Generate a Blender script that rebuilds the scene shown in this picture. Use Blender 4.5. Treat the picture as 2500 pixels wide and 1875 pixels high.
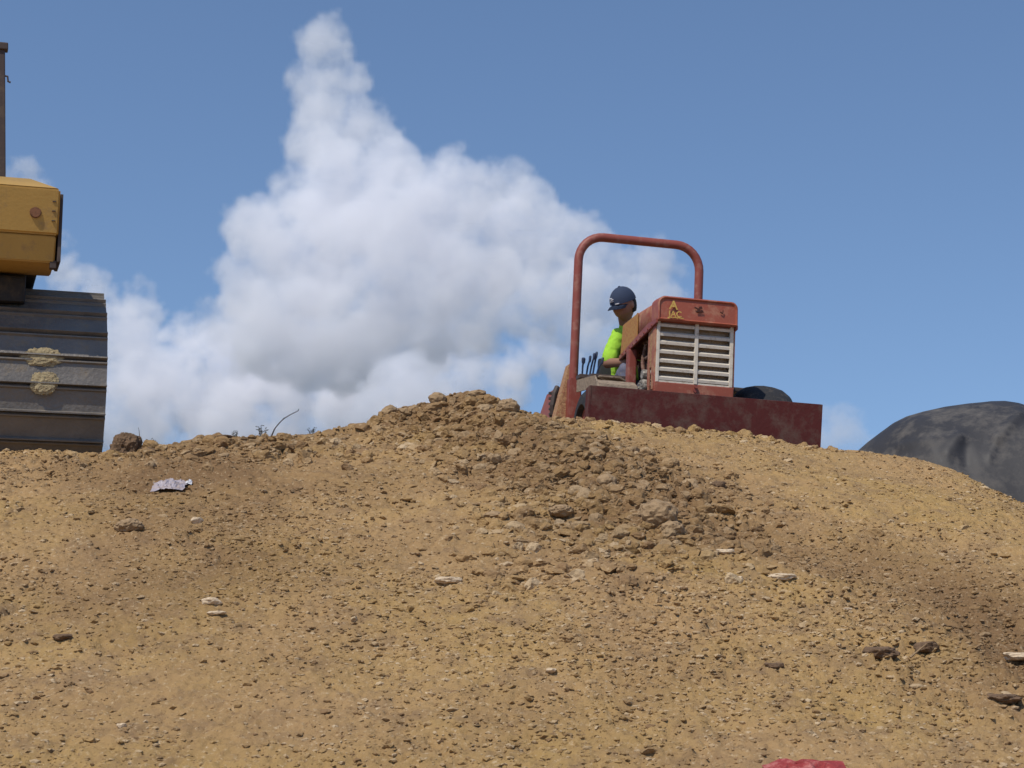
import bpy, bmesh, math, random
import numpy as np
from mathutils import Vector, Matrix, Euler

for o in list(bpy.data.objects):
    bpy.data.objects.remove(o, do_unlink=True)
sc = bpy.context.scene
col = sc.collection
R = math.radians
rng = np.random.default_rng(7)
random.seed(7)

# ---------------------------------------------------------------- camera, sky, sun, exposure
CAM = Vector((0, 0, 1.6)); PITCH = R(9); HFOV = R(30)
cam = bpy.data.cameras.new("camera"); cam.sensor_width = 36; cam.lens = 18 / math.tan(HFOV / 2)
cam.clip_start = 0.05; cam.clip_end = 60000
camo = bpy.data.objects.new("camera", cam); col.objects.link(camo)
camo.location = CAM; camo.rotation_euler = (R(90) + PITCH, 0, 0)
sc.camera = camo
F = 1250 / math.tan(HFOV / 2)

SUN_EL, SUN_AZ = R(56), R(216)        # azimuth clockwise from +Y (the view direction)
world = bpy.data.worlds.new("World"); sc.world = world; world.use_nodes = True
wn = world.node_tree.nodes; wl = world.node_tree.links; wn.clear()
wo = wn.new('ShaderNodeOutputWorld'); bg = wn.new('ShaderNodeBackground')
sky = wn.new('ShaderNodeTexSky'); sky.sky_type = 'NISHITA'; sky.sun_disc = False
sky.sun_elevation = SUN_EL; sky.sun_rotation = SUN_AZ
sky.altitude = 0; sky.air_density = 1.0; sky.dust_density = 0.4; sky.ozone_density = 4.5
bg.inputs['Strength'].default_value = 0.112
tcw = wn.new('ShaderNodeTexCoord'); vm = wn.new('ShaderNodeVectorMath'); vm.operation = 'MULTIPLY_ADD'
vm.inputs[1].default_value = (1, 1, 1); vm.inputs[2].default_value = (0, 0, .11)
wl.new(tcw.outputs['Generated'], vm.inputs[0]); wl.new(vm.outputs[0], sky.inputs['Vector'])
wl.new(sky.outputs[0], bg.inputs['Color']); wl.new(bg.outputs[0], wo.inputs['Surface'])
sd = bpy.data.lights.new("sun", 'SUN'); sd.energy = 3.0; sd.angle = R(0.5); sd.color = (1.0, 0.93, 0.82)
so = bpy.data.objects.new("sun", sd); col.objects.link(so)
sv = Vector((math.sin(SUN_AZ) * math.cos(SUN_EL), math.cos(SUN_AZ) * math.cos(SUN_EL), math.sin(SUN_EL)))
so.rotation_euler = (-sv).to_track_quat('-Z', 'Y').to_euler(); so.location = (0, 0, 30)
sc.view_settings.view_transform = 'Standard'; sc.view_settings.look = 'None'
sc.view_settings.exposure = 0.22; sc.view_settings.gamma = 1.0
sc.cycles.max_bounces = 32; sc.cycles.volume_bounces = 32; sc.cycles.use_denoising = True
sc.cycles.volume_max_steps = 256; sc.cycles.volume_step_rate = 2.0

def at(u, v, Y):
    """world point whose picture position is (u, v) in 2500x1875 pixels, at distance Y along +Y"""
    x = (u - 1250) / F; y = (937.5 - v) / F
    d = Vector((x, math.cos(PITCH) - y * math.sin(PITCH), math.sin(PITCH) + y * math.cos(PITCH)))
    return CAM + d * (Y / d.y)

def tag(o, label=None, cat=None, group=None, kind=None):
    if label: o['label'] = label
    if cat: o['category'] = cat
    if group: o['group'] = group
    if kind: o['kind'] = kind
    return o


# ---------------------------------------------------------------- materials
def mat(name, base, rough=.7, metal=0.0, dirt=None, amount=.0, scale=6.0, bump=.0, bscale=40.0, vary=.12, spec=.4):
    """paint, rubber or cloth with its own wear: noise-driven dust over a slightly uneven base colour"""
    m = bpy.data.materials.new(name); m.use_nodes = True
    n = m.node_tree.nodes; l = m.node_tree.links
    b = n['Principled BSDF']; b.inputs['Roughness'].default_value = rough; b.inputs['Metallic'].default_value = metal
    b.inputs['Specular IOR Level'].default_value = spec
    tc = n.new('ShaderNodeTexCoord')
    nz = n.new('ShaderNodeTexNoise'); nz.inputs['Scale'].default_value = scale; nz.inputs['Detail'].default_value = 8
    nz.inputs['Roughness'].default_value = .65
    l.new(tc.outputs['Object'], nz.inputs['Vector'])
    mx = n.new('ShaderNodeMix'); mx.data_type = 'RGBA'
    mx.inputs[6].default_value = (*[c * (1 - vary) for c in base], 1); mx.inputs[7].default_value = (*[min(1, c * (1 + vary)) for c in base], 1)
    l.new(nz.outputs['Fac'], mx.inputs[0])
    last = mx.outputs[2]
    if dirt:
        n2 = n.new('ShaderNodeTexNoise'); n2.inputs['Scale'].default_value = scale * 1.7; n2.inputs['Detail'].default_value = 10
        n2.inputs['Roughness'].default_value = .72
        mp = n.new('ShaderNodeMapping'); mp.inputs['Location'].default_value = (3.1, 7.7, 1.3)
        l.new(tc.outputs['Object'], mp.inputs['Vector']); l.new(mp.outputs[0], n2.inputs['Vector'])
        mr = n.new('ShaderNodeMapRange'); mr.inputs['From Min'].default_value = .62 - amount * .5
        mr.inputs['From Max'].default_value = .78 - amount * .35
        l.new(n2.outputs['Fac'], mr.inputs['Value'])
        m2 = n.new('ShaderNodeMix'); m2.data_type = 'RGBA'; l.new(mr.outputs[0], m2.inputs[0])
        l.new(last, m2.inputs[6]); m2.inputs[7].default_value = (*dirt, 1); last = m2.outputs[2]
        m3 = n.new('ShaderNodeMix'); m3.data_type = 'FLOAT'; l.new(mr.outputs[0], m3.inputs[0])
        m3.inputs[2].default_value = rough; m3.inputs[3].default_value = .95; l.new(m3.outputs[0], b.inputs['Roughness'])
    l.new(last, b.inputs['Base Color'])
    if bump:
        n3 = n.new('ShaderNodeTexNoise'); n3.inputs['Scale'].default_value = bscale; n3.inputs['Detail'].default_value = 6
        l.new(tc.outputs['Object'], n3.inputs['Vector'])
        bp = n.new('ShaderNodeBump'); bp.inputs['Strength'].default_value = bump; bp.inputs['Distance'].default_value = .01
        l.new(n3.outputs['Fac'], bp.inputs['Height']); l.new(bp.outputs[0], b.inputs['Normal'])
    return m
DUST = (.33, .24, .15)
M = dict(
    red=mat('faded_red_paint', (.30, .078, .045), .5, 0, (.40, .20, .13), .22, 5, .15, 60),
    redbar=mat('roll_bar_red', (.25, .062, .045), .5, 0, (.34, .17, .13), .22, 7, .1, 60),
    redside=mat('scuffed_red_paint', (.30, .078, .052), .6, 0, (.42, .24, .14), .42, 7, .2, 60),
    yellow=mat('dusty_yellow_panel', (.40, .22, .06), .7, 0, (.36, .13, .06), .38, 22, .3, 60),
    blade=mat('shade_dark_maroon_blade', (.092, .022, .021), .8, 0, (.125, .075, .062), .34, 5.0, .3, 30, .12, .2),  # maroon darkened in the base colour in place of shade on the blade
    cream=mat('cream_grille_paint', (.64, .575, .475), .55, 0, (.36, .29, .21), .2, 12),
    core=mat('dusty_radiator_core', (.32, .26, .21), .95, 0, (.42, .34, .26), .45, 45, .6, 150),
    dusty=mat('caked_dust', (.30, .235, .17), .95, 0, (.16, .12, .09), .35, 18, .6, 80),
    muddy=mat('caked_orange_mud', (.42, .26, .13), .95, 0, (.26, .10, .06), .4, 26, .9, 60),
    engine=mat('grimy_engine_metal', (.12, .055, .045), .8, 0, (.28, .18, .12), .35, 25, .8, 60, .5),
    alloy=mat('dusty_alloy', (.48, .44, .38), .6, .2, (.06, .05, .045), .42, 30, .8, 60),
    black=mat('black_rubber', (.022, .022, .024), .8, 0, (.09, .075, .06), .2, 9, .4, 60),
    blue=mat('dark_blue_lever', (.03, .045, .09), .5, 0, None),
    seatm=mat('black_vinyl', (.025, .025, .028), .6),
    letter=mat('worn_yellow_letters', (.60, .42, .10), .7, 0, (.3, .08, .05), .32, 60),
    scratch=mat('dark_chipped_paint', (.06, .02, .015), .9),
    cyellow=mat('excavator_yellow', (.46, .275, .070), .6, 0, (.30, .19, .09), .16, 4, .15, 50),
    cdark=mat('excavator_dark_frame', (.065, .045, .038), .6, 0, (.12, .09, .07), .2, 6),
    steel=mat('worn_track_steel', (.185, .168, .150), .55, .35, (.26, .215, .16), .2, 7, .5, 40, .3),
    under=mat('undercarriage_shade_black', (.03, .03, .033), .8, 0, (.08, .065, .05), .25, 6),
    mud=mat('dry_mud', (.38, .31, .18), .95, 0, (.22, .15, .08), .3, 25, .9, 40),
    glass=mat('dark_cab_glass', (.03, .035, .04), .12),
    rust=mat('rusty_plug', (.20, .085, .04), .8, 0, (.1, .05, .03), .3, 30),
    liner=mat('dusty_black_plastic', (.034, .033, .035), .58, 0, (.115, .105, .095), .30, 2.2, .35, 9, .3),
    skin=mat('tanned_skin', (.27, .14, .09), .6),
    hair=mat('dark_hair', (.02, .014, .01), .8),
    cap=mat('navy_cap_cloth', (.030, .045, .085), .9, 0, None, 0, 30, .3, 300),
    white=mat('white_stitching', (.6, .6, .62), .9),
    hivis=mat('hi_vis_lime_cloth', (.34, .62, .045), .85, 0, None, 0, 10, .3, 60),
    vest=mat('dark_grey_cloth', (.06, .06, .09), .9),
    jeans=mat('grey_blue_denim', (.13, .135, .19), .9, 0, (.25, .2, .15), .2, 14, .3, 200),
    stone=mat('pale_limestone', (.60, .47, .32), .9, 0, (.36, .26, .15), .25, 30, .6, 60),
    clodm=mat('dry_clod', (.33, .225, .125), .97, 0, (.20, .13, .07), .35, 14, .9, 50),
    twig=mat('dead_twig', (.06, .045, .04), .9),
    weed=mat('dusty_weed', (.065, .058, .036), .9),
    plastic=mat('crumpled_white_plastic', (.38, .34, .37), .4, 0, (.33, .24, .17), .3, 18, .3, 60),
    redcloth=mat('faded_red_cloth', (.27, .034, .034), .85, 0, (.5, .2, .17), .3, 12, .4, 60),
    brick=mat('dark_clay_lump', (.17, .105, .06), .95, 0, (.09, .055, .03), .4, 18, .9, 60),
)

# ---------------------------------------------------------------- mesh helpers
def link(name, bm, m, parent=None, smooth=False):
    me = bpy.data.meshes.new(name); bmesh.ops.recalc_face_normals(bm, faces=bm.faces); bm.to_mesh(me); bm.free()
    for mm in (m if isinstance(m, (list, tuple)) else [m]): me.materials.append(mm)
    if smooth:
        me.polygons.foreach_set('use_smooth', [True] * len(me.polygons))
        try: me.set_sharp_from_angle(angle=R(42))
        except Exception: pass
    o = bpy.data.objects.new(name, me); col.objects.link(o)
    if parent: o.parent = parent
    return o
def empty(name, mw=None, **k):
    o = bpy.data.objects.new(name, None); col.objects.link(o); o.empty_display_size = .2
    if mw is not None: o.matrix_world = mw
    tag(o, **k); return o
def merge(bm, b2, mtx=None):
    if mtx is not None: b2.transform(mtx)
    me = bpy.data.meshes.new('t'); b2.to_mesh(me); b2.free(); bm.from_mesh(me); bpy.data.meshes.remove(me)
def box(bm, c, s, bev=.006, rot=None):
    b = bmesh.new(); bmesh.ops.create_cube(b, size=1)
    b.transform(Matrix.Diagonal((*s, 1)))
    if bev: bmesh.ops.bevel(b, geom=b.edges[:], offset=min(bev, min(s) * .3), segments=2, affect='EDGES', profile=.6)
    m = Matrix.Translation(c)
    if rot: m = m @ Euler(rot).to_matrix().to_4x4()
    merge(bm, b, m)
def prism(bm, pts, a0, a1, axis='x', bev=.0):
    """extrude a closed outline; pts are (y,z) for x, (x,z) for y, (x,y) for z"""
    b = bmesh.new()
    def mk(p, t): return {'x': (t, p[0], p[1]), 'y': (p[0], t, p[1]), 'z': (p[0], p[1], t)}[axis]
    va = [b.verts.new(mk(p, a0)) for p in pts]; vb = [b.verts.new(mk(p, a1)) for p in pts]
    n = len(pts); b.faces.new(va); b.faces.new(vb[::-1])
    for i in range(n): b.faces.new((va[i], va[(i + 1) % n], vb[(i + 1) % n], vb[i]))
    bmesh.ops.recalc_face_normals(b, faces=b.faces)
    if bev: bmesh.ops.bevel(b, geom=b.edges[:], offset=bev, segments=2, affect='EDGES', clamp_overlap=True)
    merge(bm, b)
def cyl(bm, p0, p1, r, r2=None, n=20, bev=.0):
    p0, p1 = Vector(p0), Vector(p1); d = p1 - p0
    b = bmesh.new(); bmesh.ops.create_cone(b, cap_ends=True, segments=n, radius1=r, radius2=r if r2 is None else r2, depth=d.length)
    if bev: bmesh.ops.bevel(b, geom=[e for e in b.edges if len([f for f in e.link_faces if len(f.verts) > 4]) == 1], offset=bev, segments=2, affect='EDGES')
    merge(bm, b, Matrix.Translation((p0 + p1) / 2) @ d.to_track_quat('Z', 'Y').to_matrix().to_4x4())
def tube(bm, pts, r, n=14, caps=True):
    pts = [Vector(p) for p in pts]; rs = r if isinstance(r, (list, tuple)) else [r] * len(pts)
    rings = []; up = Vector((0.13, .05, 1)).normalized()
    for i, p in enumerate(pts):
        t = (pts[min(i + 1, len(pts) - 1)] - pts[max(i - 1, 0)]).normalized()
        if abs(t.dot(up)) > .97: up = Vector((1, .1, 0)).normalized()
        a = t.cross(up).normalized(); b = t.cross(a).normalized(); up = (-b) if rings and False else up
        rings.append([bm.verts.new(p + (a * math.cos(k / n * 2 * math.pi) + b * math.sin(k / n * 2 * math.pi)) * rs[i]) for k in range(n)])
    for i in range(len(rings) - 1):
        ra, rb = rings[i], rings[i + 1]
        # match starting vertex so that the tube never twists
        k0 = min(range(n), key=lambda k: (rb[k].co - ra[0].co - (pts[i + 1] - pts[i])).length)
        rb = rb[k0:] + rb[:k0]; rings[i + 1] = rb
        for k in range(n): bm.faces.new((ra[k], ra[(k + 1) % n], rb[(k + 1) % n], rb[k]))
    if caps: bm.faces.new(rings[0][::-1]); bm.faces.new(rings[-1])
def spline(pts, k=6):
    P = [Vector(p) for p in pts]; out = []
    for i in range(len(P) - 1):
        a, b, c, d = P[max(i - 1, 0)], P[i], P[i + 1], P[min(i + 2, len(P) - 1)]
        for j in range(k):
            t = j / k; out.append(.5 * ((2 * b) + (c - a) * t + (2 * a - 5 * b + 4 * c - d) * t * t + (3 * b - a - 3 * c + d) * t ** 3))
    return out + [P[-1]]

# ---------------------------------------------------------------- noise and the bank of soil
TAB = rng.random((512, 512)); 
def vnoise(x, y, s, seed=0):
    x = np.asarray(x, float) * s + seed * 17.37; y = np.asarray(y, float) * s + seed * 31.91
    xi = np.floor(x).astype(np.int64); yi = np.floor(y).astype(np.int64); fx = x - xi; fy = y - yi
    fx = fx * fx * fx * (fx * (fx * 6 - 15) + 10); fy = fy * fy * fy * (fy * (fy * 6 - 15) + 10)
    g = lambda i, j: TAB[i & 511, j & 511]
    return (g(xi, yi) * (1 - fx) + g(xi + 1, yi) * fx) * (1 - fy) + (g(xi, yi + 1) * (1 - fx) + g(xi + 1, yi + 1) * fx) * fy
def chips(x, y, s, seed=0, tilt=1.1):
    """broken fragments: every cell is a flat facet with its own height and tilt, with a sharp step to the next"""
    x = np.asarray(x, float) * s; y = np.asarray(y, float) * s
    xi = np.floor(x).astype(np.int64); yi = np.floor(y).astype(np.int64)
    d = np.full(x.shape, 9.0); out = np.zeros(x.shape)
    for i in (-1, 0, 1):
        for j in (-1, 0, 1):
            a = xi + i; b = yi + j
            px = a + TAB[(a + seed * 57) & 511, b & 511]; py = b + TAB[(b + 91) & 511, (a + seed * 33) & 511]
            dd = (x - px) ** 2 + (y - py) ** 2; r1 = TAB[(a + 7 * seed) & 511, (b + 13) & 511]
            tx = TAB[(b + 5) & 511, (a + 3 * seed) & 511] - .5; ty = TAB[(a + 77) & 511, (b + 29 * seed) & 511] - .5
            v = (r1 ** 1.6 - .4) + tilt * ((x - px) * tx + (y - py) * ty) - .35 * dd
            m = dd < d; out = np.where(m, v, out); d = np.where(m, dd, d)
    return out
def cells(x, y, s, seed=0):
    """cellular noise: 0 in the middle of a clod, larger towards the cracks"""
    x = np.asarray(x, float) * s; y = np.asarray(y, float) * s
    xi = np.floor(x).astype(np.int64); yi = np.floor(y).astype(np.int64)
    d = np.full(x.shape, 9.0)
    for i in (-1, 0, 1):
        for j in (-1, 0, 1):
            a = xi + i; b = yi + j
            px = a + TAB[(a + seed * 57) & 511, b & 511]; py = b + TAB[(b + 91) & 511, (a + seed * 33) & 511]
            d = np.minimum(d, (x - px) ** 2 + (y - py) ** 2)
    return np.sqrt(d)
sil = [(-1400,1060,11.7),(-400,1095,11.7),(0,1106,11.7),(140,1110,11.7),(262,1120,11.75),(330,1112,11.85),(400,1101,12.0),(440,1091,12.1),(520,1077,12.2),(640,1071,12.3),(750,1067,12.4),
       (880,1058,12.5),(1000,1046,12.6),(1150,1034,12.7),(1280,1028,12.75),(1400,1028,12.82),(1500,1033,12.88),(1700,1050,13.0),(1850,1072,13.05),(2003,1096,13.15),
       (2100,1102,13.2),(2180,1114,13.2),(2240,1124,13.2),(2300,1142,13.15),(2400,1192,13.0),(2500,1250,12.9),(2700,1370,12.7),(3100,1560,12.5),(3900,1640,12.5)]
sp = [at(u, v, Y) for u, v, Y in sil]
SX = np.array([p.x for p in sp]); SY = np.array([p.y for p in sp]); SZ = np.array([p.z for p in sp])
def smin(a, b, k): h = np.clip(.5 + .5 * (b - a) / k, 0, 1); return b * (1 - h) + a * h - k * h * (1 - h)
def smax(a, b, k): return -smin(-a, -b, k)
ZLIFT = np.zeros(len(SX))
def h_base(x, y):
    x = np.asarray(x, float); y = np.asarray(y, float)
    yc = np.interp(x, SX, SY); zc = np.interp(x, SX, SZ + ZLIFT)
    z0 = 1.27 + .02 * np.sin(x * 1.3)
    s1 = (zc - z0) / (yc - 7.2)
    t = np.clip((y - 7.2) / (yc - 7.2), 0, 1)
    front = z0 + s1 * (y - 7.2) + .09 * np.sin(t * math.pi)
    back = zc - .07 * np.clip(y - yc, 0, 6) - .0 * y
    z = smin(front, back, .10)
    z = np.where(y < 7.6, smax(z, .06 * vnoise(x, y, .5, 3), .25), z)
    return z
for it in range(3):
    for i in range(len(SX)):
        yy = np.linspace(SY[i] - 2.5, SY[i] + 1.0, 200); zz = h_base(np.full(200, SX[i]), yy)
        ZLIFT[i] += (((SZ[i] - 1.6) / SY[i]) - ((zz - 1.6) / yy).max()) * SY[i]
def hitter(hf):
    def f(u, v):
        a = at(u, v, 1.0) - CAM
        ys = np.linspace(5.5, 14.5, 1800); zs = CAM.z + a.z * ys; xs = a.x * ys
        b = zs < hf(xs, ys); k = int(np.argmax(b)) if b.any() else len(ys) - 1
        return xs[k], ys[k]
    return f
hit0 = hitter(h_base)
def seg(x, y, pts, w):
    """gaussian ridge of varying height along a line through (x, y, height) points, width w"""
    out = np.zeros(np.shape(x))
    for (ax, ay, ah, aw), (bx, by, bh, bw) in zip(pts[:-1], pts[1:]):
        dx, dy = bx - ax, by - ay; L = dx * dx + dy * dy
        t = np.clip(((x - ax) * dx + (y - ay) * dy) / L, 0, 1)
        d2 = (x - ax - t * dx) ** 2 + (y - ay - t * dy) ** 2
        ww = (aw + (bw - aw) * t) * w
        out = np.maximum(out, (ah + (bh - ah) * t) * np.exp(-d2 / (2 * ww ** 2)))
    return out
pk = at(1150, 962, 12.55); pl = at(1010, 1000, 12.5); pr = at(1235, 1000, 12.5)
r1, r2, r3 = hit0(1330, 1110), hit0(1480, 1200), hit0(1590, 1270)
RIDGE = [(pk.x, pk.y, .235, .16), (r1[0], r1[1], .11, .26), (r2[0], r2[1], .10, .24), (r3[0], r3[1], .09, .16)]
SHOULD = [(at(880, 1050, 12.5).x, 12.5, .035, .17), (pl.x, pl.y, .15, .15), (pk.x - .12, pk.y, .20, .13), (pk.x + .12, pk.y, .17, .10), (pr.x, pr.y, .13, .09)]
lc = at(312, 1100, 11.85)
def ridge_mask(x, y):
    return np.clip(seg(x, y, [(a, b, 1, 1.0) for a, b, _, _ in RIDGE], .42), 0, 1)
g = lambda u, v: hit0(u, v)
def patch(x, y, u, v, sx, sy):
    cx, cy = g(u, v); return np.exp(-((x - cx) / sx) ** 2 - ((y - cy) / sy) ** 2)
bd = [g(1500, 1190), g(1800, 1290), g(2050, 1360), g(2300, 1440), g(2560, 1560)]
BAND = [(*p, 1, 1) for p in bd]
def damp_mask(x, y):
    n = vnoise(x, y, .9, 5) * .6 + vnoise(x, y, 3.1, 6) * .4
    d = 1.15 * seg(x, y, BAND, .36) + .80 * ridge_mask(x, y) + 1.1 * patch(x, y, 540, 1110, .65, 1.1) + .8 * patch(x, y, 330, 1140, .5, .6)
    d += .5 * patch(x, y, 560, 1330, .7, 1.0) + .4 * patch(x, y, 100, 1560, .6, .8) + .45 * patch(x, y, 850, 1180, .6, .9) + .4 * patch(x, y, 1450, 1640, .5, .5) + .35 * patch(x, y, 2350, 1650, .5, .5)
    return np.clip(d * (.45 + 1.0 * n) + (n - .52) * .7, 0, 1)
def rough_mask(x, y):
    r = .85 + .8 * ridge_mask(x, y) + .35 * patch(x, y, 560, 1150, .9, 1.5) + .3 * seg(x, y, BAND, .5)
    r += .6 * patch(x, y, 2230, 1600, .5, .5) + .5 * patch(x, y, 2480, 1680, .5, .5)
    r -= .40 * patch(x, y, 2200, 1180, .9, 1.6) - .0
    return np.clip(r, .2, 1.55) * (.6 + .8 * vnoise(x, y, .8, 9))
def h_mid(x, y):
    z = h_base(x, y)
    z = z + np.maximum(seg(x, y, RIDGE, 1.0), seg(x, y, SHOULD, 1.0))
    z = z + .035 * patch(x, y, 560, 1092, .8, .4) * (.4 + vnoise(x, y, 6, 33)) + .045 * (vnoise(x, y, 1.1, 1) - .5) * np.clip((12.6 - y) / 1.5, 0, 1) + .02 * (vnoise(x, y, 3.0, 2) - .5)
    z = z - .05 * seg(x, y, BAND, .22)
    return z
def h_full(x, y):
    z = h_mid(x, y); r = rough_mask(x, y)
    near = np.clip(1.5 - np.abs(y - 9.8) / 5.2, 0, 1) * np.clip(2 - np.abs(x) / 4.6, 0, 1)
    wx = x + .05 * (vnoise(x, y, 9, 11) - .5); wy = y + .05 * (vnoise(x, y, 9, 12) - .5)
    lump = chips(wx * .8, wy, 7.0, 1) * .020 + chips(wx * .8, wy, 14.0, 2) * .017 + chips(wx * .75, wy, 27.0, 3) * .015
    m = np.clip((vnoise(x, y, 3.0, 14) - .35) * 2.4, 0.25, 1.4)
    det = chips(wx * .7, wy, 46.0, 4) * .011 + .010 * (vnoise(x, y, 22, 15) - .5) + .010 * (vnoise(x, y, 44, 16) - .5) + .010 * (vnoise(x, y, 80, 17) - .5)
    pit = np.clip(vnoise(x, y, 5.3, 18) - .72, 0, 1) * .08
    return z + (lump * r * m + det * (.6 + .4 * r) - pit * r) * near
hit = hitter(h_mid)
def axis(lo, hi, step, far):
    core = np.arange(lo, hi, step); out = []; d = step
    a = [lo]; 
    while a[-1] > -far: d *= 1.28; a.append(a[-1] - d)
    b = [hi]; d = step
    while b[-1] < far: d *= 1.28; b.append(b[-1] + d)
    return np.array(a[1:][::-1] + list(core) + b)
gx = axis(-4.7, 4.9, .0102, 4000); gy = axis(6.55, 13.45, .0115, 4000)
GX, GY = np.meshgrid(gx, gy); nx, ny = len(gx), len(gy)
GZ = h_full(GX.ravel(), GY.ravel())
dm = damp_mask(GX.ravel(), GY.ravel())
co = np.stack([GX.ravel(), GY.ravel(), GZ], 1).astype(np.float32)
idx = np.arange(nx * ny).reshape(ny, nx)
quads = np.stack([idx[:-1, :-1], idx[:-1, 1:], idx[1:, 1:], idx[1:, :-1]], -1).reshape(-1, 4)
def fast_mesh(name, co, faces, mats, smooth=True, k=4):
    me = bpy.data.meshes.new(name); me.vertices.add(len(co)); me.vertices.foreach_set('co', co.astype(np.float32).ravel())
    nf = len(faces); me.loops.add(nf * k); me.loops.foreach_set('vertex_index', faces.astype(np.int32).ravel())
    me.polygons.add(nf); me.polygons.foreach_set('loop_start', np.arange(0, nf * k, k, dtype=np.int32))
    me.polygons.foreach_set('use_smooth', np.full(nf, smooth))
    me.update(calc_edges=True)
    for m in mats: me.materials.append(m)
    return me

def soil_material(name, attr=True):
    m = bpy.data.materials.new(name); m.use_nodes = True
    n = m.node_tree.nodes; l = m.node_tree.links; b = n['Principled BSDF']
    b.inputs['Roughness'].default_value = .97; b.inputs['Specular IOR Level'].default_value = .15
    tc = n.new('ShaderNodeTexCoord')
    def noise(s, d=6, r=.6, loc=(0, 0, 0)):
        mp = n.new('ShaderNodeMapping'); mp.inputs['Location'].default_value = loc; l.new(tc.outputs['Object'], mp.inputs['Vector'])
        t = n.new('ShaderNodeTexNoise'); t.inputs['Scale'].default_value = s; t.inputs['Detail'].default_value = d; t.inputs['Roughness'].default_value = r
        l.new(mp.outputs[0], t.inputs['Vector']); return t.outputs['Fac']
    def ramp(src, a, b_):
        r = n.new('ShaderNodeMapRange'); r.inputs['From Min'].default_value = a; r.inputs['From Max'].default_value = b_; l.new(src, r.inputs['Value']); return r.outputs[0]
    def mix(f, a, b_):
        x = n.new('ShaderNodeMix'); x.data_type = 'RGBA'
        l.new(f, x.inputs[0])
        for i, c in ((6, a), (7, b_)):
            if isinstance(c, tuple): x.inputs[i].default_value = (*c, 1)
            else: l.new(c, x.inputs[i])
        return x.outputs[2]
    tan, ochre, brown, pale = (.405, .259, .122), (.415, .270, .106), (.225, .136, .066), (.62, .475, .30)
    c = mix(ramp(noise(.9, 4), .4, .65), tan, ochre)
    c = mix(ramp(noise(5, 8, .7, (4, 1, 2)), .48, .7), c, (.27, .175, .095))
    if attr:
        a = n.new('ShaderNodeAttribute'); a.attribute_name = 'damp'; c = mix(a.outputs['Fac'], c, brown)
    else:
        gi = n.new('ShaderNodeNewGeometry'); ri = gi.outputs['Random Per Island']
        c = mix(ramp(ri, .25, -.05), c, (.24, .145, .078)); c = mix(ramp(ri, .62, 1.05), c, pale)  # crumb tones from brown to pale imitate dark pits and sunlit flakes
        a = n.new('ShaderNodeAttribute'); a.attribute_name = 'damp'
        k_ = n.new('ShaderNodeMath'); k_.operation = 'MULTIPLY'; k_.inputs[1].default_value = .68; l.new(a.outputs['Fac'], k_.inputs[0]); c = mix(k_.outputs[0], c, brown)
    c = mix(ramp(noise(38, 5, .75, (9, 3, 2)), .56, .74), c, pale)  # pale flecks painted in as highlights on sunlit flake tops
    c = mix(ramp(noise(48, 5, .75, (1, 8, 5)), .56, .70), c, (.20, .118, .060))  # dark flecks painted in as the shade of small pits
    if attr:
        a2 = n.new('ShaderNodeAttribute'); a2.attribute_name = 'far_dark'; c = mix(a2.outputs['Fac'], c, (.055, .062, .05))  # unseen far ground darkened to cut brown bounce light on the clouds
    l.new(c, b.inputs['Base Color'])
    bp = n.new('ShaderNodeBump'); bp.inputs['Strength'].default_value = .9; bp.inputs['Distance'].default_value = .012
    l.new(noise(70, 8, .75), bp.inputs['Height']); l.new(bp.outputs[0], b.inputs['Normal'])
    return m
M['soil'] = soil_material('loose_tan_soil'); M['clods'] = soil_material('soil_clods', False)
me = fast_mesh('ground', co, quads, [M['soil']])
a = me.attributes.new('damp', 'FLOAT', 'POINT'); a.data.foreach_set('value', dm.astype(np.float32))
a = me.attributes.new('far_dark', 'FLOAT', 'POINT'); a.data.foreach_set('value', np.clip((np.hypot(GX.ravel(), GY.ravel() - 10) - 40) / 20, 0, 1).astype(np.float32))
gr = bpy.data.objects.new('ground', me); col.objects.link(gr); tag(gr, kind='structure')

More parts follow.
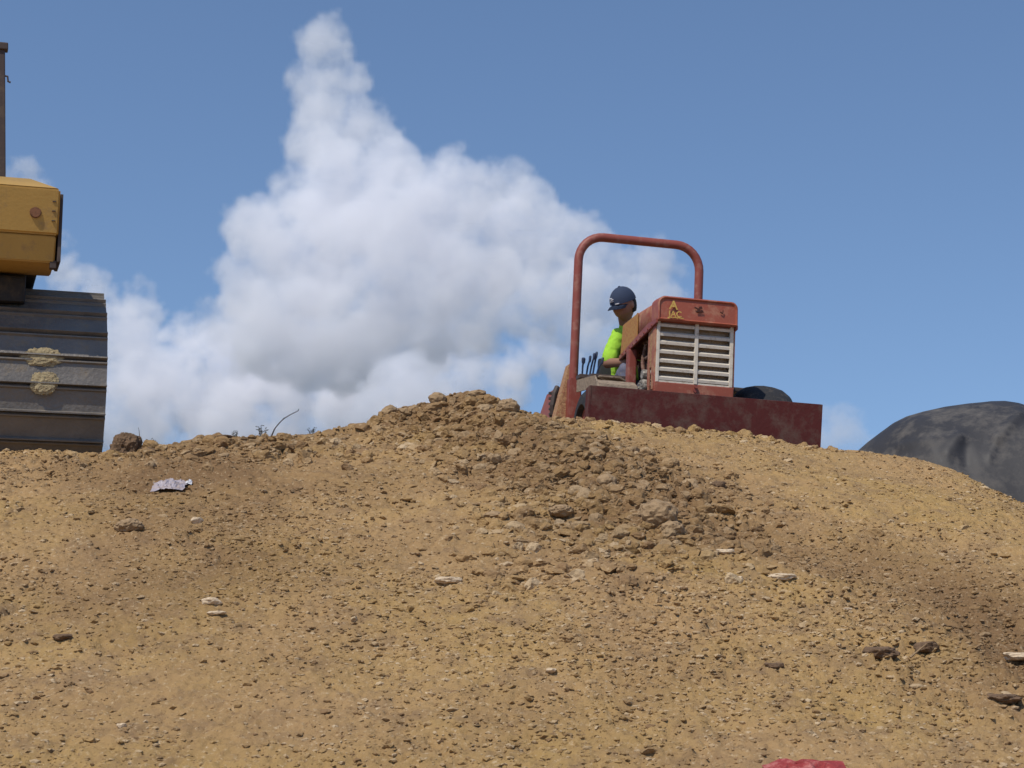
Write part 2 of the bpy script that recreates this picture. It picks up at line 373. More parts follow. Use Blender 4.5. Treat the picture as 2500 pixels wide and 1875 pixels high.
# loose clods scattered over the bank: nobody could count them
def ico(sub):
    b = bmesh.new(); bmesh.ops.create_icosphere(b, subdivisions=sub, radius=1)
    v = np.array([x.co[:] for x in b.verts]); f = np.array([[y.index for y in x.verts] for x in b.faces]); b.free(); return v, f
def clod_field(n, name, smin_, smax_, power, sub, mask=None, seed=1, area=(-4.6, 4.8, 6.6, 13.3), flat=(.25, .55), sink=.20, tilt=.6):
    r = np.random.default_rng(seed); V, Fc = ico(sub)
    shapes = []
    for k in range(24):
        d = r.normal(size=(9, 3)); d /= np.linalg.norm(d, axis=1)[:, None]
        w = V.copy()
        for q in d[:7]:                                   # chip flat facets off the ball
            t = w @ q; lim = r.uniform(.45, .85); w -= np.outer(np.clip(t - lim, 0, None), q)
        w *= 1 + (.22 if sub < 3 else .20) * (r.random((len(V), 1)) - .5)
        shapes.append(w * np.array([1.0, r.uniform(.6, 1), r.uniform(*flat)]))
    x = r.uniform(area[0], area[1], n * 6); y = r.uniform(area[2], area[3], n * 6)
    keep = r.random(n * 6) < (mask(x, y) if mask is not None else 1.0)
    x, y = x[keep][:n], y[keep][:n]; n = len(x)
    s = smin_ * (1 + (smax_ / smin_ - 1) * r.random(n) ** power)
    z = h_full(x, y)
    an = r.random(n) * 6.283; tl = (r.random(n) - .5) * tilt
    allv = np.empty((n, len(V), 3)); pick = r.integers(0, 24, n)
    for i in range(n):
        w = shapes[pick[i]] * s[i]; c, d = math.cos(an[i]), math.sin(an[i]); e, f_ = math.cos(tl[i]), math.sin(tl[i])
        w = w @ np.array([[1, 0, 0], [0, e, f_], [0, -f_, e]]) @ np.array([[c, d, 0], [-d, c, 0], [0, 0, 1]])
        w[:, 0] += x[i]; w[:, 1] += y[i]; w[:, 2] += z[i] - s[i] * sink; allv[i] = w
    faces = (Fc[None] + (np.arange(n) * len(V))[:, None, None]).reshape(-1, 3)
    me = fast_mesh(name, allv.reshape(-1, 3), faces, [M['clods']], False, 3)
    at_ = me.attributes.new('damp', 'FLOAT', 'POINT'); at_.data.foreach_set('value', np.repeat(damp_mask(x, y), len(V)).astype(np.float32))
    o = bpy.data.objects.new(name, me); col.objects.link(o); return o
dens = lambda x, y: np.clip(.12 + rough_mask(x, y) * 1.5 * (vnoise(x, y, 2.6, 21) * .6 + vnoise(x, y, .9, 22) * .6 - .25), 0, 1)
tag(clod_field(140000, 'soil_crumbs', .005, .028, 3.0, 1, dens, 1), 'fine crumbs of tan soil strewn over the bank', 'soil', kind='stuff')
rub = lambda x, y: np.clip(ridge_mask(x, y) ** 1.5 * 1.3 + .5 * patch(x, y, 1130, 1010, .45, .5) + .8 * patch(x, y, 540, 1095, .75, .35) + .25 * patch(x, y, 1350, 1330, .4, .6) + .45 * seg(x, y, [(g(1440, 1036)[0], 12.85, 1, 1), (g(1980, 1092)[0], 13.1, 1, 1)], .09), 0, 1)
tag(clod_field(7200, 'heap_rubble', .009, .070, 4.0, 3, rub, 3, (-3.0, 2.3, 9.0, 13.1), (.42, .82), .12, 1.4), 'broken dry clods heaped left of the trencher and trailing down the slope', 'soil', kind='stuff')
tag(clod_field(1500, 'soil_clods', .016, .050, 2.6, 2, lambda x, y: np.clip(rough_mask(x, y) * .8 - .28, 0, 1), 2), 'loose dry clods thickest along the heap and bank', 'soil', kind='stuff')

# ---------------------------------------------------------------- ride-on trencher on the crest
TM = Matrix.Translation(at(1719, 1085, 13.3)) @ Matrix.Rotation(R(12), 4, 'Z') @ Matrix.Rotation(R(2.8), 4, 'Y')
tr = empty('trencher', TM, label='red ride-on trencher with roll bar, white grille and dozer blade, parked on the crest', cat='trencher')
HC = .045                                                    # the hood sits a little off the centre line
# blade: a curved plate with a rolled top lip and end plates
bm = bmesh.new()
prof = [(.030, .03), (.020, .10), (.014, .17), (.010, .24), (.006, .30), (.002, .352)]
out = prof + [(.016, .356), (.020, .30), (.024, .24), (.028, .17), (.034, .10), (.044, .03)]
prism(bm, out, -.830, .862, 'x')
box(bm, (.016, .030, .340), (1.67, .030, .012), .002)
for x in (-.836, .866): prism(bm, [(.024, .03), (-.002, .352), (.10, .345), (.13, .05)], x - .006, x + .006, 'x')
for x in (-.5, 0, .5): box(bm, (x, .095, .2), (.02, .06, .28), .003)
blade = link('blade', bm, M['blade'], tr, True); blade['label'] = 'dull maroon curved dozer blade, scuffed along the bottom'
bm = bmesh.new(); box(bm, (0, .035, .036), (1.70, .012, .055), .002); link('cutting_edge', bm, M['steel'], blade)
bm = bmesh.new()
for x in (-.36, .42):
    bm = bmesh.new(); prism(bm, [(.10, .10), (.10, .26), (.75, .34), (.75, .24)], x - .03, x + .03, 'x', .004)
    link('blade_arm', bm, M['red'], tr)
# hood: top shell that slopes along its lower edge, with a heavier nose cap
def hood_section(w, zt, zb, r=.055, n=6):
    pts = [(-w, zb), (-w, zt - r)]
    pts += [(-w + r - r * math.cos(a), zt - r + r * math.sin(a)) for a in np.linspace(0, math.pi / 2, n)[1:]]
    pts += [(w - r + r * math.sin(a), zt - r + r * math.cos(a)) for a in np.linspace(0, math.pi / 2, n)]
    pts += [(w, zb)]
    return pts
def shell(bm, secs, t=.008, close=False):
    rings = [[bm.verts.new((HC + x, y, z)) for x, z in s] for y, s in secs]
    for a, b in zip(rings[:-1], rings[1:]):
        for i in range(len(a) - 1): bm.faces.new((a[i], a[i + 1], b[i + 1], b[i]))
    return rings
bm = bmesh.new()
secs = [(.50, hood_section(.292, 1.118, .935)), (.75, hood_section(.294, 1.124, .905)), (1.05, hood_section(.296, 1.128, .872)), (1.40, hood_section(.296, 1.122, .830))]
rg = shell(bm, secs); bm.faces.new(rg[-1]); 
hood = link('hood', bm, M['redside'], tr, True)
so_ = hood.modifiers.new('s', 'SOLIDIFY'); so_.thickness = .01; so_.offset = -1
bm = bmesh.new()
capsec = lambda y, w, zt, zb: [(y, p) for p in [hood_section(w, zt, zb, .05)]][0]
rings = []
for y, w, zt, zb in ((.385, .286, 1.105, .963), (.372, .296, 1.116, .953), (.378, .302, 1.126, .947), (.50, .303, 1.132, .940), (.56, .302, 1.132, .932)):
    rings.append([bm.verts.new((HC + x, y - (z - .95) * .06 * -1, z)) for x, z in hood_section(w, zt, zb, .05)])
for a_, b_ in zip(rings[:-1], rings[1:]):
    for i in range(len(a_)): bm.faces.new((a_[i], a_[(i + 1) % len(a_)], b_[(i + 1) % len(a_)], b_[i]))
bm.faces.new(rings[0]); bm.faces.new(rings[-1][::-1])
nose = link('hood_nose', bm, M['red'], tr, True); nose['label'] = 'orange-red nose cap above the grille'
def text(body, size, loc, m, parent, name='lettering', rot=(R(90), 0, 0), shear=.0):
    cu = bpy.data.curves.new(name, 'FONT'); cu.body = body; cu.size = size; cu.extrude = .0015; cu.shear = shear; cu.offset = .0012
    o = bpy.data.objects.new(name, cu); col.objects.link(o)
    dg = bpy.context.evaluated_depsgraph_get(); me = bpy.data.meshes.new_from_object(o.evaluated_get(dg))
    bpy.data.objects.remove(o); me.materials.clear(); me.materials.append(m)
    o = bpy.data.objects.new(name, me); col.objects.link(o); o.parent = parent; o.location = loc; o.rotation_euler = rot
    return o
t_ = text('JAC', .062, (-.185, .368, .972), M['letter'], nose)
bm = bmesh.new(); box(bm, (-.125, .3675, .966), (.115, .003, .007), 0); link('underline', bm, M['letter'], nose)
bm = bmesh.new(); prism(bm, [(-.180, 1.028), (-.152, 1.092), (-.142, 1.092), (-.114, 1.028), (-.126, 1.028), (-.133, 1.045), (-.161, 1.045), (-.168, 1.028)], .374, .377, 'y'); link('emblem', bm, M['letter'], nose)
for parts in (((.03, 1.052, .035, .010, .3), (.06, 1.058, .022, .02, -.4), (.045, 1.038, .02, .03, -.1), (.055, 1.03, .05, .008, -.1)), ((.22, 1.035, .024, .008, .5), (.231, 1.045, .006, .018, 0))):
    bm = bmesh.new()
    for x, z, w, h, a in parts: box(bm, (x, .372 + (z - .95) * .06, z), (w, .006, h), .001, (0, a, 0))
    link('chipped_mark', bm, M['scratch'], nose)
# grille
bm = bmesh.new(); gx0, gx1, gz0, gz1, gy_ = -.243, .335, .497, .962, .445
gm = (gx0 + gx1) / 2 + .008
box(bm, (gx0 + .009, gy_, (gz0 + gz1) / 2), (.020, .03, gz1 - gz0), .003); box(bm, (gx1 - .012, gy_, (gz0 + gz1) / 2), (.026, .03, gz1 - gz0), .003)
box(bm, (gm, gy_ - .004, (gz0 + gz1) / 2), (.026, .030, gz1 - gz0 - .002), .003)
box(bm, ((gx0 + gx1) / 2, gy_ + .003, gz0 + .005), (gx1 - gx0 - .03, .026, .014), .002)
grille = link('grille', bm, M['cream'], tr, False); grille['label'] = 'cream white louvred radiator grille with a centre bar'
for side, (xa, xb) in enumerate(((gx0 + .019, gm - .013), (gm + .013, gx1 - .025))):
    for k in range(7):
        z = gz0 + .022 + .0655 * k
        b = bmesh.new(); bw = xb - xa
        # each louvre: a bright lip that folds back and up
        pts = [(gy_ - .010, z - .006), (gy_ - .013, z + .014), (gy_ - .008, z + .017), (gy_ + .014, z + .030), (gy_ + .017, z + .027), (gy_ - .004, z + .008)]
        sag = .002 * math.sin(k * 2.1 + side)
        prism(b, [(y, zz + sag) for y, zz in pts], xa, xb, 'x')
        link('slat', b, M['cream'], grille)
bm = bmesh.new(); box(bm, (HC, .52, .74), (.55, .05, .50), .004)
for k in range(40): box(bm, (HC, .494, .51 + k * .0115), (.53, .004, .003), 0)
link('radiator', bm, M['core'], tr)
bm = bmesh.new(); box(bm, (HC, .455, .425), (.60, .05, .145), .006); box(bm, (HC, .6, .39), (.56, .28, .06), .006)
fp = link('front_plate', bm, M['red'], tr)
bm = bmesh.new(); cyl(bm, (.055, .425, .478), (.055, .41, .478), .012, n=8); cyl(bm, (.055, .43, .455), (.055, .424, .455), .018, n=12); link('bolt', bm, M['redbar'], fp)
# radiator surround (side shrouds) with dirt-filled channel
bm = bmesh.new()
box(bm, (HC - .288, .50, .70), (.018, .085, .50), .004); link('radiator_surround', bm, M['redside'], tr)
bm = bmesh.new(); box(bm, (HC + .300, .50, .70), (.014, .12, .50), .004); link('radiator_surround', bm, M['redside'], tr)
bm = bmesh.new(); box(bm, (HC - .286, .64, .66), (.012, .05, .54), .003); link('side_strut', bm, M['redside'], tr)
bm = bmesh.new(); box(bm, (HC - .284, .563, .78), (.018, .10, .32), .008); link('caked_channel', bm, M['muddy'], tr)
# slanted flange under the hood side, bolted; yellow panel behind it
for sx in (-1, 1):
    x = HC + sx * .304
    bm = bmesh.new(); prism(bm, [(.40, .955), (.40, .925), (1.42, .815), (1.42, .850), (.62, .960)], x - .008, x + .008, 'x', .002)
    for k in range(9): cyl(bm, (x + sx * .008, .52 + k * .1, .925 - k * .0098), (x + sx * .014, .52 + k * .1, .925 - k * .0098), .008, n=8)
    link('flange', bm, M['redbar'], hood)
bm = bmesh.new(); prism(bm, [(.97, .915), (.97, 1.10), (1.37, 1.085), (1.41, .862)], HC - .303, HC - .297, 'x', .001)
box(bm, (HC - .304, .945, 1.0), (.008, .03, .2), .002)
pn = link('side_panel', bm, M['yellow'], tr); pn['label'] = 'faded yellow panel on the side of the hood'
# posts, engine and frame
for s in (-1, 1): bm = bmesh.new(); box(bm, (HC + s * .29, 1.13, .62), (.065, .085, .46), .012); link('hood_post', bm, M['redbar'], tr)
bm = bmesh.new(); box(bm, (HC, 1.30, .26), (.46, 1.8, .14), .01); box(bm, (0, 1.75, .42), (.50, .55, .12), .01); link('chassis', bm, M['red'], tr)
bm = bmesh.new(); box(bm, (HC, .88, .68), (.42, .46, .42), .03)
for k in range(7): box(bm, (HC - .215, .72 + k * .05, .72), (.02, .018, .30), .004)
for z in (.6, .74, .86): cyl(bm, (HC - .23, .70, z), (HC - .23, .98, z + .02), .016, n=10)
cyl(bm, (HC - .24, .80, .84), (HC - .20, .80, .84), .05, n=16); tube(bm, spline([(HC - .24, .75, .55), (HC - .26, .85, .62), (HC - .25, .95, .74), (HC - .24, .90, .86)]), .014, 8)
link('engine', bm, M['engine'], tr, True)
bm = bmesh.new()
cyl(bm, (HC - .30, .80, .515), (HC - .22, .80, .515), .058, n=20, bev=.006); cyl(bm, (HC - .295, .80, .605), (HC - .22, .80, .605), .040, n=16, bev=.005)
for k in range(10):
    a = k * .628; box(bm, (HC - .302, .80 + .04 * math.cos(a), .515 + .04 * math.sin(a)), (.01, .012, .012), .002)
box(bm, (HC - .27, .80, .44), (.05, .09, .05), .006)
link('alternator', bm, M['alloy'], tr, True)
for q in ([(HC - .25, .70, .50), (HC - .33, .62, .46), (HC - .36, .50, .42), (HC - .34, .30, .33), (HC - .30, .12, .26)], [(HC - .24, .95, .48), (HC - .36, .84, .50), (HC - .40, .60, .45), (HC - .38, .32, .34), (HC - .36, .14, .24)]):
    bm = bmesh.new(); tube(bm, spline(q), .013, 10); link('hydraulic_hose', bm, M['black'], tr, True)
# platforms, fenders
bm = bmesh.new()
box(bm, (-.36, 1.42, .640), (.36, .46, .030), .008); link('operator_deck', bm, M['cdark'], tr)
bm = bmesh.new(); box(bm, (.50, 1.42, .62), (.40, .50, .035), .008); link('operator_deck', bm, M['cdark'], tr)
bm = bmesh.new()
def arch(bm, x0, x1, yc, zc, r, a0, a1, t=.012, n=16):
    pts = [(yc + r * math.cos(a), zc + r * math.sin(a)) for a in np.linspace(a0, a1, n)]
    pts += [(yc + (r - t) * math.cos(a), zc + (r - t) * math.sin(a)) for a in np.linspace(a1, a0, n)]
    prism(bm, pts, x0, x1, 'x')
prism(bm, [(.52, .20), (.50, .20), (.56, .47), (.66, .515), (1.25, .585), (1.25, .57), (.67, .50), (.575, .46)], -.64, -.34, 'x', .004)
prism(bm, [(.505, .20), (.56, .47), (.66, .545), (1.20, .595), (1.20, .50), (.74, .46), (.62, .20)], -.648, -.636, 'x')
for k in range(5): box(bm, (-.5 + .03 * k, .8 + .07 * k, .565 + .008 * k), (.16, .05, .012), .004)
fd = link('fender', bm, M['dusty'], tr, True); fd['label'] = 'dust-caked fender over the wheel beside the blade end'
# wheels
def wheel(x, y, z, r, w, mt):
    bm = bmesh.new(); n = 40
    pr = [(-.5, .58), (-.5, .74), (-.45, .84), (-.33, .93), (-.17, .975), (0, .99), (.17, .975), (.33, .93), (.45, .84), (.5, .74), (.5, .58), (.3, .54), (-.3, .54)]
    rings = []
    for k in range(n):
        a = 2 * math.pi * k / n
        rings.append([bm.verts.new((p * w, math.cos(a) * q * r, math.sin(a) * q * r)) for p, q in pr])
    for k in range(n):
        A, B = rings[k], rings[(k + 1) % n]
        for i in range(len(pr)): bm.faces.new((A[i], A[(i + 1) % len(pr)], B[(i + 1) % len(pr)], B[i]))
    for k in range(0):
        a = 2 * math.pi * k / (n // 2)
        for s in (-1, 1):
            b = bmesh.new(); bmesh.ops.create_cube(b, size=1); b.transform(Matrix.Diagonal((w * .30, r * .04, r * .035, 1)))
            mt_ = Matrix.Rotation(a + (.08 if s > 0 else 0), 4, 'X') @ Matrix.Translation((s * w * .17, r * .945, 0)) @ Matrix.Rotation(s * .28, 4, 'Z') @ Matrix.Rotation(s * .6, 4, 'Y') @ Matrix.Rotation(R(90), 4, 'X')
            merge(bm, b, mt_)
    wo_ = link('wheel', bm, mt, tr, True); wo_.location = (x, y, z)
    bm = bmesh.new(); cyl(bm, (-w * .3, 0, 0), (w * .3, 0, 0), r * .58, n=28, bev=.01); cyl(bm, (-w * .36, 0, 0), (w * .36, 0, 0), r * .2, n=16); link('rim', bm, M['red'], wo_, True)
    return wo_
wheel(.72, .90, .265, .350, .40, M['black']); wheel(-.56, .95, .19, .31, .22, M['black'])
wheel(.62, 2.0, .24, .33, .28, M['black']); wheel(-.40, 2.15, .24, .33, .20, M['black'])
# roll bar
bm = bmesh.new()
pts = [(-.508, 1.90, .30), (-.508, 1.90, 1.66)]
pts += [(-.508 + .20 - .20 * math.cos(a), 1.90, 1.70 + .205 * math.sin(a)) for a in np.linspace(0, math.pi / 2, 9)]
pts += [(.508 - .20 + .20 * math.sin(a), 1.90, 1.70 + .205 * math.cos(a)) for a in np.linspace(0, math.pi / 2, 9)]
pts += [(.508, 1.90, 1.66), (.508, 1.90, .30)]
tube(bm, pts, .036, 18)
rb = link('roll_bar', bm, M['redbar'], tr, True); rb['label'] = 'red tubular roll bar arching over the operator'
bm = bmesh.new()
for s in (-1, 1): box(bm, (s * .508, 1.90, .50), (.085, .12, .42), .008)
box(bm, (0, 1.98, .5), (.95, .06, .10), .006)
link('roll_bar_mount', bm, M['redbar'], rb)
# rear-left red guard with caked mud and the digging boom behind
bm = bmesh.new(); prism(bm, [(1.82, .28), (1.82, .72), (2.0, .72), (2.04, .28)], -.555, -.455, 'x', .01); link('rear_guard', bm, M['redbar'], tr)
bm = bmesh.new(); prism(bm, [(-.66, .30), (-.59, .62), (-.535, .86), (-.515, .86), (-.51, .48), (-.60, .30)], 1.92, 2.08, 'y', .012); mg = link('mud_flap', bm, M['muddy'], tr); mg['label'] = 'plate caked with orange mud behind the roll bar foot'
bm = bmesh.new(); prism(bm, [(2.30, .36), (2.28, .66), (2.34, .72), (2.62, .72), (3.0, .50), (2.9, .30)], -.56, -.34, 'x', .02); link('digging_boom', bm, M['red'], tr)
bm = bmesh.new(); tube(bm, [(-.575, 2.30, .40), (-.585, 2.28, .56), (-.57, 2.29, .66), (-.54, 2.32, .72)], .022, 8)
for k in range(6): box(bm, (-.585, 2.27 + k * .01, .44 + k * .045), (.05, .03, .02), .003)
link('digging_chain', bm, M['cdark'], tr)
# levers
bm0 = None
for k, (x, dx, h, kn) in enumerate(((-.535, -.002, .815, .016), (-.505, .02, .835, .011), (-.480, .026, .858, .011), (-.455, .02, .870, .010), (-.430, .045, .830, .010))):
    b = bmesh.new(); tube(b, [(x, 1.50, .66), (x + dx * .5, 1.49, .76), (x + dx, 1.47, h - .02)], .0075, 8); lv = link('control_lever', b, M['blue'], tr, True)
    b = bmesh.new(); tube(b, [(x + dx, 1.47, h - .045), (x + dx, 1.47, h - .03), (x + dx * 1.05, 1.468, h), (x + dx * 1.1, 1.466, h + .008)], [.006, kn * .9, kn, kn * .5], 10); link('knob', b, M['blue'], lv, True)
bm = bmesh.new(); box(bm, (-.43, 1.5, .672), (.28, .12, .035), .006); link('control_console', bm, M['cdark'], tr)
bm = bmesh.new(); box(bm, (-.06, 1.86, .56), (.44, .42, .08), .03); box(bm, (-.06, 2.06, .76), (.42, .08, .36), .03); link('seat', bm, M['seatm'], tr, True)
bm = bmesh.new(); tube(bm, [(-.17, 1.42, .80), (-.20, 1.38, .82), (-.10, 1.46, .90)], .010, 8); cyl(bm, (-.04, 1.5, .55), (-.06, 1.56, .84), .02)
b = bmesh.new()
for k in range(24): pass
b.free()
tube(bm, [(-.06 + .16 * math.cos(a), 1.56 + .15 * math.sin(a), .86 + .05 * math.sin(a)) for a in np.linspace(0, 2 * math.pi, 25)], .012, 8, False)
link('steering_wheel', bm, M['cdark'], tr, True)

# ---------------------------------------------------------------- the operator, seated and looking down to the levers
def keep_largest(me):
    bm = bmesh.new(); bm.from_mesh(me); seen = set(); best = []
    for v in bm.verts:
        if v.index in seen: continue
        st = [v]; comp = []; seen.add(v.index)
        while st:
            q = st.pop(); comp.append(q)
            for e in q.link_edges:
                w = e.other_vert(q)
                if w.index not in seen: seen.add(w.index); st.append(w)
        if len(comp) > len(best): best = comp
    bs = set(best); bmesh.ops.delete(bm, geom=[v for v in bm.verts if v not in bs], context='VERTS'); bm.to_mesh(me); bm.free()
def limb(bm, p, q, ra, rb, n=20):
    """a closed tapered limb segment with rounded ends"""
    p, q = Vector(p), Vector(q); d = (q - p).normalized(); L = (q - p).length; pts = []; rs = []
    for a in (80, 60, 38, 15): pts.append(p - d * ra * math.sin(R(a))); rs.append(ra * math.cos(R(a)))
    for t in np.linspace(0, 1, 6): pts.append(p + d * L * t); rs.append(ra + (rb - ra) * t)
    for a in (15, 38, 60, 80): pts.append(q + d * rb * math.sin(R(a))); rs.append(rb * math.cos(R(a)))
    b = bmesh.new(); tube(b, pts, rs, n); bmesh.ops.recalc_face_normals(b, faces=b.faces); merge(bm, b)
def ball(bm, c, r):
    b = bmesh.new(); bmesh.ops.create_icosphere(b, subdivisions=3, radius=1); b.transform(Matrix.Translation(c) @ Matrix.Diagonal((*r, 1))); merge(bm, b)
def fuse(name, bm, m, parent, voxel, it=3, single=True):
    """union of the overlapping solids in bm as one continuous smooth skin"""
    me = bpy.data.meshes.new(name); bm.to_mesh(me); bm.free(); o = bpy.data.objects.new(name, me); col.objects.link(o)
    rm = o.modifiers.new('r', 'REMESH'); rm.mode = 'VOXEL'; rm.voxel_size = voxel
    cs = o.modifiers.new('c', 'SMOOTH'); cs.factor = .6; cs.iterations = it
    dg = bpy.context.evaluated_depsgraph_get(); dg.update(); m3 = bpy.data.meshes.new_from_object(o.evaluated_get(dg)); o.modifiers.clear(); o.data = m3
    if single: keep_largest(m3)
    m3.materials.clear(); m3.materials.append(m); m3.polygons.foreach_set('use_smooth', [True] * len(m3.polygons)); o.parent = parent
    return o
J = dict(pel=(-.05, 1.84, .66), sp=(-.06, 1.79, .82), ch=(-.08, 1.70, 1.00), nk=(-.145, 1.665, 1.13), nk2=(-.175, 1.63, 1.20),
         rs=(-.225, 1.62, 1.05), re=(-.315, 1.58, .815), rw=(-.20, 1.36, .80), ls=(.075, 1.76, 1.06), le=(.15, 1.60, .86), lw=(-.02, 1.42, .88),
         rh=(-.15, 1.78, .64), rk=(-.215, 1.36, .72), ra=(-.20, 1.30, .34), rt=(-.22, 1.17, .31), lh=(.01, 1.78, .64), lk=(.08, 1.38, .70), la=(.10, 1.32, .34), lt=(.11, 1.19, .31))
person = empty('person', TM, label='seated operator in lime shirt and dark ball cap looking down at the levers', cat='person')
names = list(J); ix = {k: i for i, k in enumerate(names)}
E_ = [('pel', 'sp'), ('sp', 'ch'), ('ch', 'nk'), ('nk', 'nk2'), ('ch', 'rs'), ('rs', 're'), ('re', 'rw'), ('ch', 'ls'), ('ls', 'le'), ('le', 'lw'),
      ('pel', 'rh'), ('rh', 'rk'), ('rk', 'ra'), ('ra', 'rt'), ('pel', 'lh'), ('lh', 'lk'), ('lk', 'la'), ('la', 'lt')]
RR = dict(pel=(.14, .11), sp=(.125, .10), ch=(.135, .10), nk=.062, nk2=.060, rs=.050, re=.043, rw=.028, ls=.058, le=.043, lw=.028, rh=.085, rk=.060, ra=.042, rt=.035, lh=.085, lk=.06, la=.042, lt=.035)
HEADC = Vector((-.205, 1.58, 1.295))
HR = Matrix.Rotation(R(-58), 4, 'Z') @ Matrix.Rotation(R(26), 4, 'X') @ Matrix.Scale(1.12, 4)      # face turned to the levers and down
def add_head(bm):
    b = bmesh.new(); bmesh.ops.create_uvsphere(b, u_segments=32, v_segments=24, radius=1)
    for v in b.verts:                                        # face looks along -Y before rotation
        x, y, z = v.co
        w = .074 * (1 - .22 * max(0, -z) ** 1.5); d = .094; hgt = .115
        px, py, pz = x * w, y * d, z * hgt
        if y < 0 and z < -.1: py *= 1 + .06 * (-z)           # jaw forward
        if z < -.55: px *= .86
        v.co = (px, py, pz)
        fx, fz = abs(px), pz
        if py < -.05:
            if abs(px) < .016 and -.035 < pz < .02: v.co.y -= .020 * (1 - abs(px) / .02) * (1 - abs(pz + .015) / .06)     # nose
            if .015 < abs(px) < .045 and .0 < pz < .03: v.co.y += .007                                                  # eye sockets
            if abs(px) < .05 and .03 < pz < .05: v.co.y -= .004                                                         # brow
            if abs(px) < .03 and -.065 < pz < -.05: v.co.y -= .005                                                      # lips
    for s in (-1, 1):
        e = bmesh.new(); bmesh.ops.create_icosphere(e, subdivisions=2, radius=1); e.transform(Matrix.Translation((s * .075, .008, -.005)) @ Matrix.Diagonal((.010, .020, .032, 1))); merge(b, e)
    merge(bm, b, Matrix.Translation(HEADC) @ HR)
def add_hand(bm, w, d, up, s):
    """palm, four curled fingers and a thumb at the wrist w, pointing along d"""
    w, d, up = Vector(w), Vector(d).normalized(), Vector(up).normalized(); sd_ = d.cross(up).normalized()
    b = bmesh.new(); bmesh.ops.create_icosphere(b, subdivisions=3, radius=1)
    fr = Matrix((( *sd_, 0), (*d, 0), (*up, 0), (0, 0, 0, 1))).transposed()
    merge(bm, b, Matrix.Translation(w + d * .045) @ fr @ Matrix.Diagonal((.042, .052, .017, 1)))
    for k, L in enumerate((.070, .078, .073, .058)):
        o_ = w + d * .085 + sd_ * (k - 1.5) * .020
        q = [o_, o_ + d * L * .4 - up * .006, o_ + d * L * .62 - up * .030, o_ + d * L * .5 - up * .052]
        tube(bm, q, [.0095, .009, .0085, .007], 8)
    o_ = w + d * .03 - sd_ * .036 * s
    tube(bm, [o_, o_ + d * .025 - sd_ * s * .018 - up * .01, o_ + d * .05 - sd_ * s * .008 - up * .03], [.012, .011, .008], 8)
def torso(bm, g=0.0):
    limb(bm, Vector(J['pel']) + Vector((-.06, 0, 0)), Vector(J['ch']) + Vector((-.07, 0, -.02)), .092 + g, .085 + g); limb(bm, Vector(J['pel']) + Vector((.06, 0, 0)), Vector(J['ch']) + Vector((.07, .01, -.01)), .092 + g, .085 + g)
    limb(bm, J['pel'], J['ch'], .10 + g, .10 + g); limb(bm, J['rs'], J['ls'], .052 + g, .052 + g); limb(bm, J['ch'], J['nk'], .08 + g, .058 + g)
names = None
bm = bmesh.new(); torso(bm)
for k, q, ra_, rb_ in (('nk', 'nk2', .058, .055), ('rs', 're', .050, .040), ('re', 'rw', .041, .028), ('ls', 'le', .050, .040), ('le', 'lw', .041, .028), ('rh', 'rk', .082, .058), ('rk', 'ra', .055, .040), ('ra', 'rt', .038, .030),
                       ('lh', 'lk', .082, .058), ('lk', 'la', .055, .040), ('la', 'lt', .038, .030)): limb(bm, J[k], J[q], ra_, rb_)
limb(bm, J['nk2'], HEADC + Vector((.01, .015, -.02)), .055, .055)
add_head(bm)
add_hand(bm, J['rw'], Vector(J['rw']) - Vector(J['re']), (0, .1, 1), 1); add_hand(bm, J['lw'], Vector(J['lw']) - Vector(J['le']), (0, .1, 1), -1)
body = fuse('body', bm, M['skin'], person, .006, 2)
lerp = lambda a, b, t: Vector(a).lerp(Vector(b), t)
bm = bmesh.new(); torso(bm, .012)
limb(bm, J['rs'], lerp(J['rs'], J['re'], .55), .062, .060); limb(bm, lerp(J['rs'], J['re'], .5), lerp(J['rs'], J['re'], .82), .060, .064)
limb(bm, J['ls'], lerp(J['ls'], J['le'], .8), .064, .060)
from mathutils import noise as NZ
sh = fuse('shirt', bm, M['hivis'], person, .009, 3)
for v in sh.data.vertices:                                  # creases in the cloth
    v.co += v.normal * (.009 * NZ.noise(v.co * 17) + .004 * NZ.noise(v.co * 40))
sh['label'] = 'lime hi-vis shirt with short sleeves'
bm = bmesh.new(); limb(bm, J['rh'], J['lh'], .105, .105)
for k, q, ra_, rb_ in (('rh', 'rk', .094, .072), ('rk', 'ra', .070, .058), ('lh', 'lk', .094, .072), ('lk', 'la', .070, .058)): limb(bm, J[k], J[q], ra_, rb_)
tro = fuse('trousers', bm, M['jeans'], person, .009, 2)
for v in tro.data.vertices: v.co += v.normal * (.008 * NZ.noise(v.co * 15) + .004 * NZ.noise(v.co * 38))
bm = bmesh.new(); prism(bm, [(-.175, .80), (-.195, .93), (-.175, .975), (-.10, .97), (-.08, .80)], 1.585, 1.61, 'y', .008)
link('dark_chest_panel', bm, M['vest'], person)
for a, b in (('ra', 'rt'), ('la', 'lt')):
    bm = bmesh.new(); p, q = Vector(J[a]), Vector(J[b]); tube(bm, [p + Vector((0, .05, -.02)), p + Vector((0, 0, -.015)), (p + q) / 2 + Vector((0, 0, -.01)), q], [.035, .05, .045, .025], 12); link('boot', bm, M['seatm'], person, True)
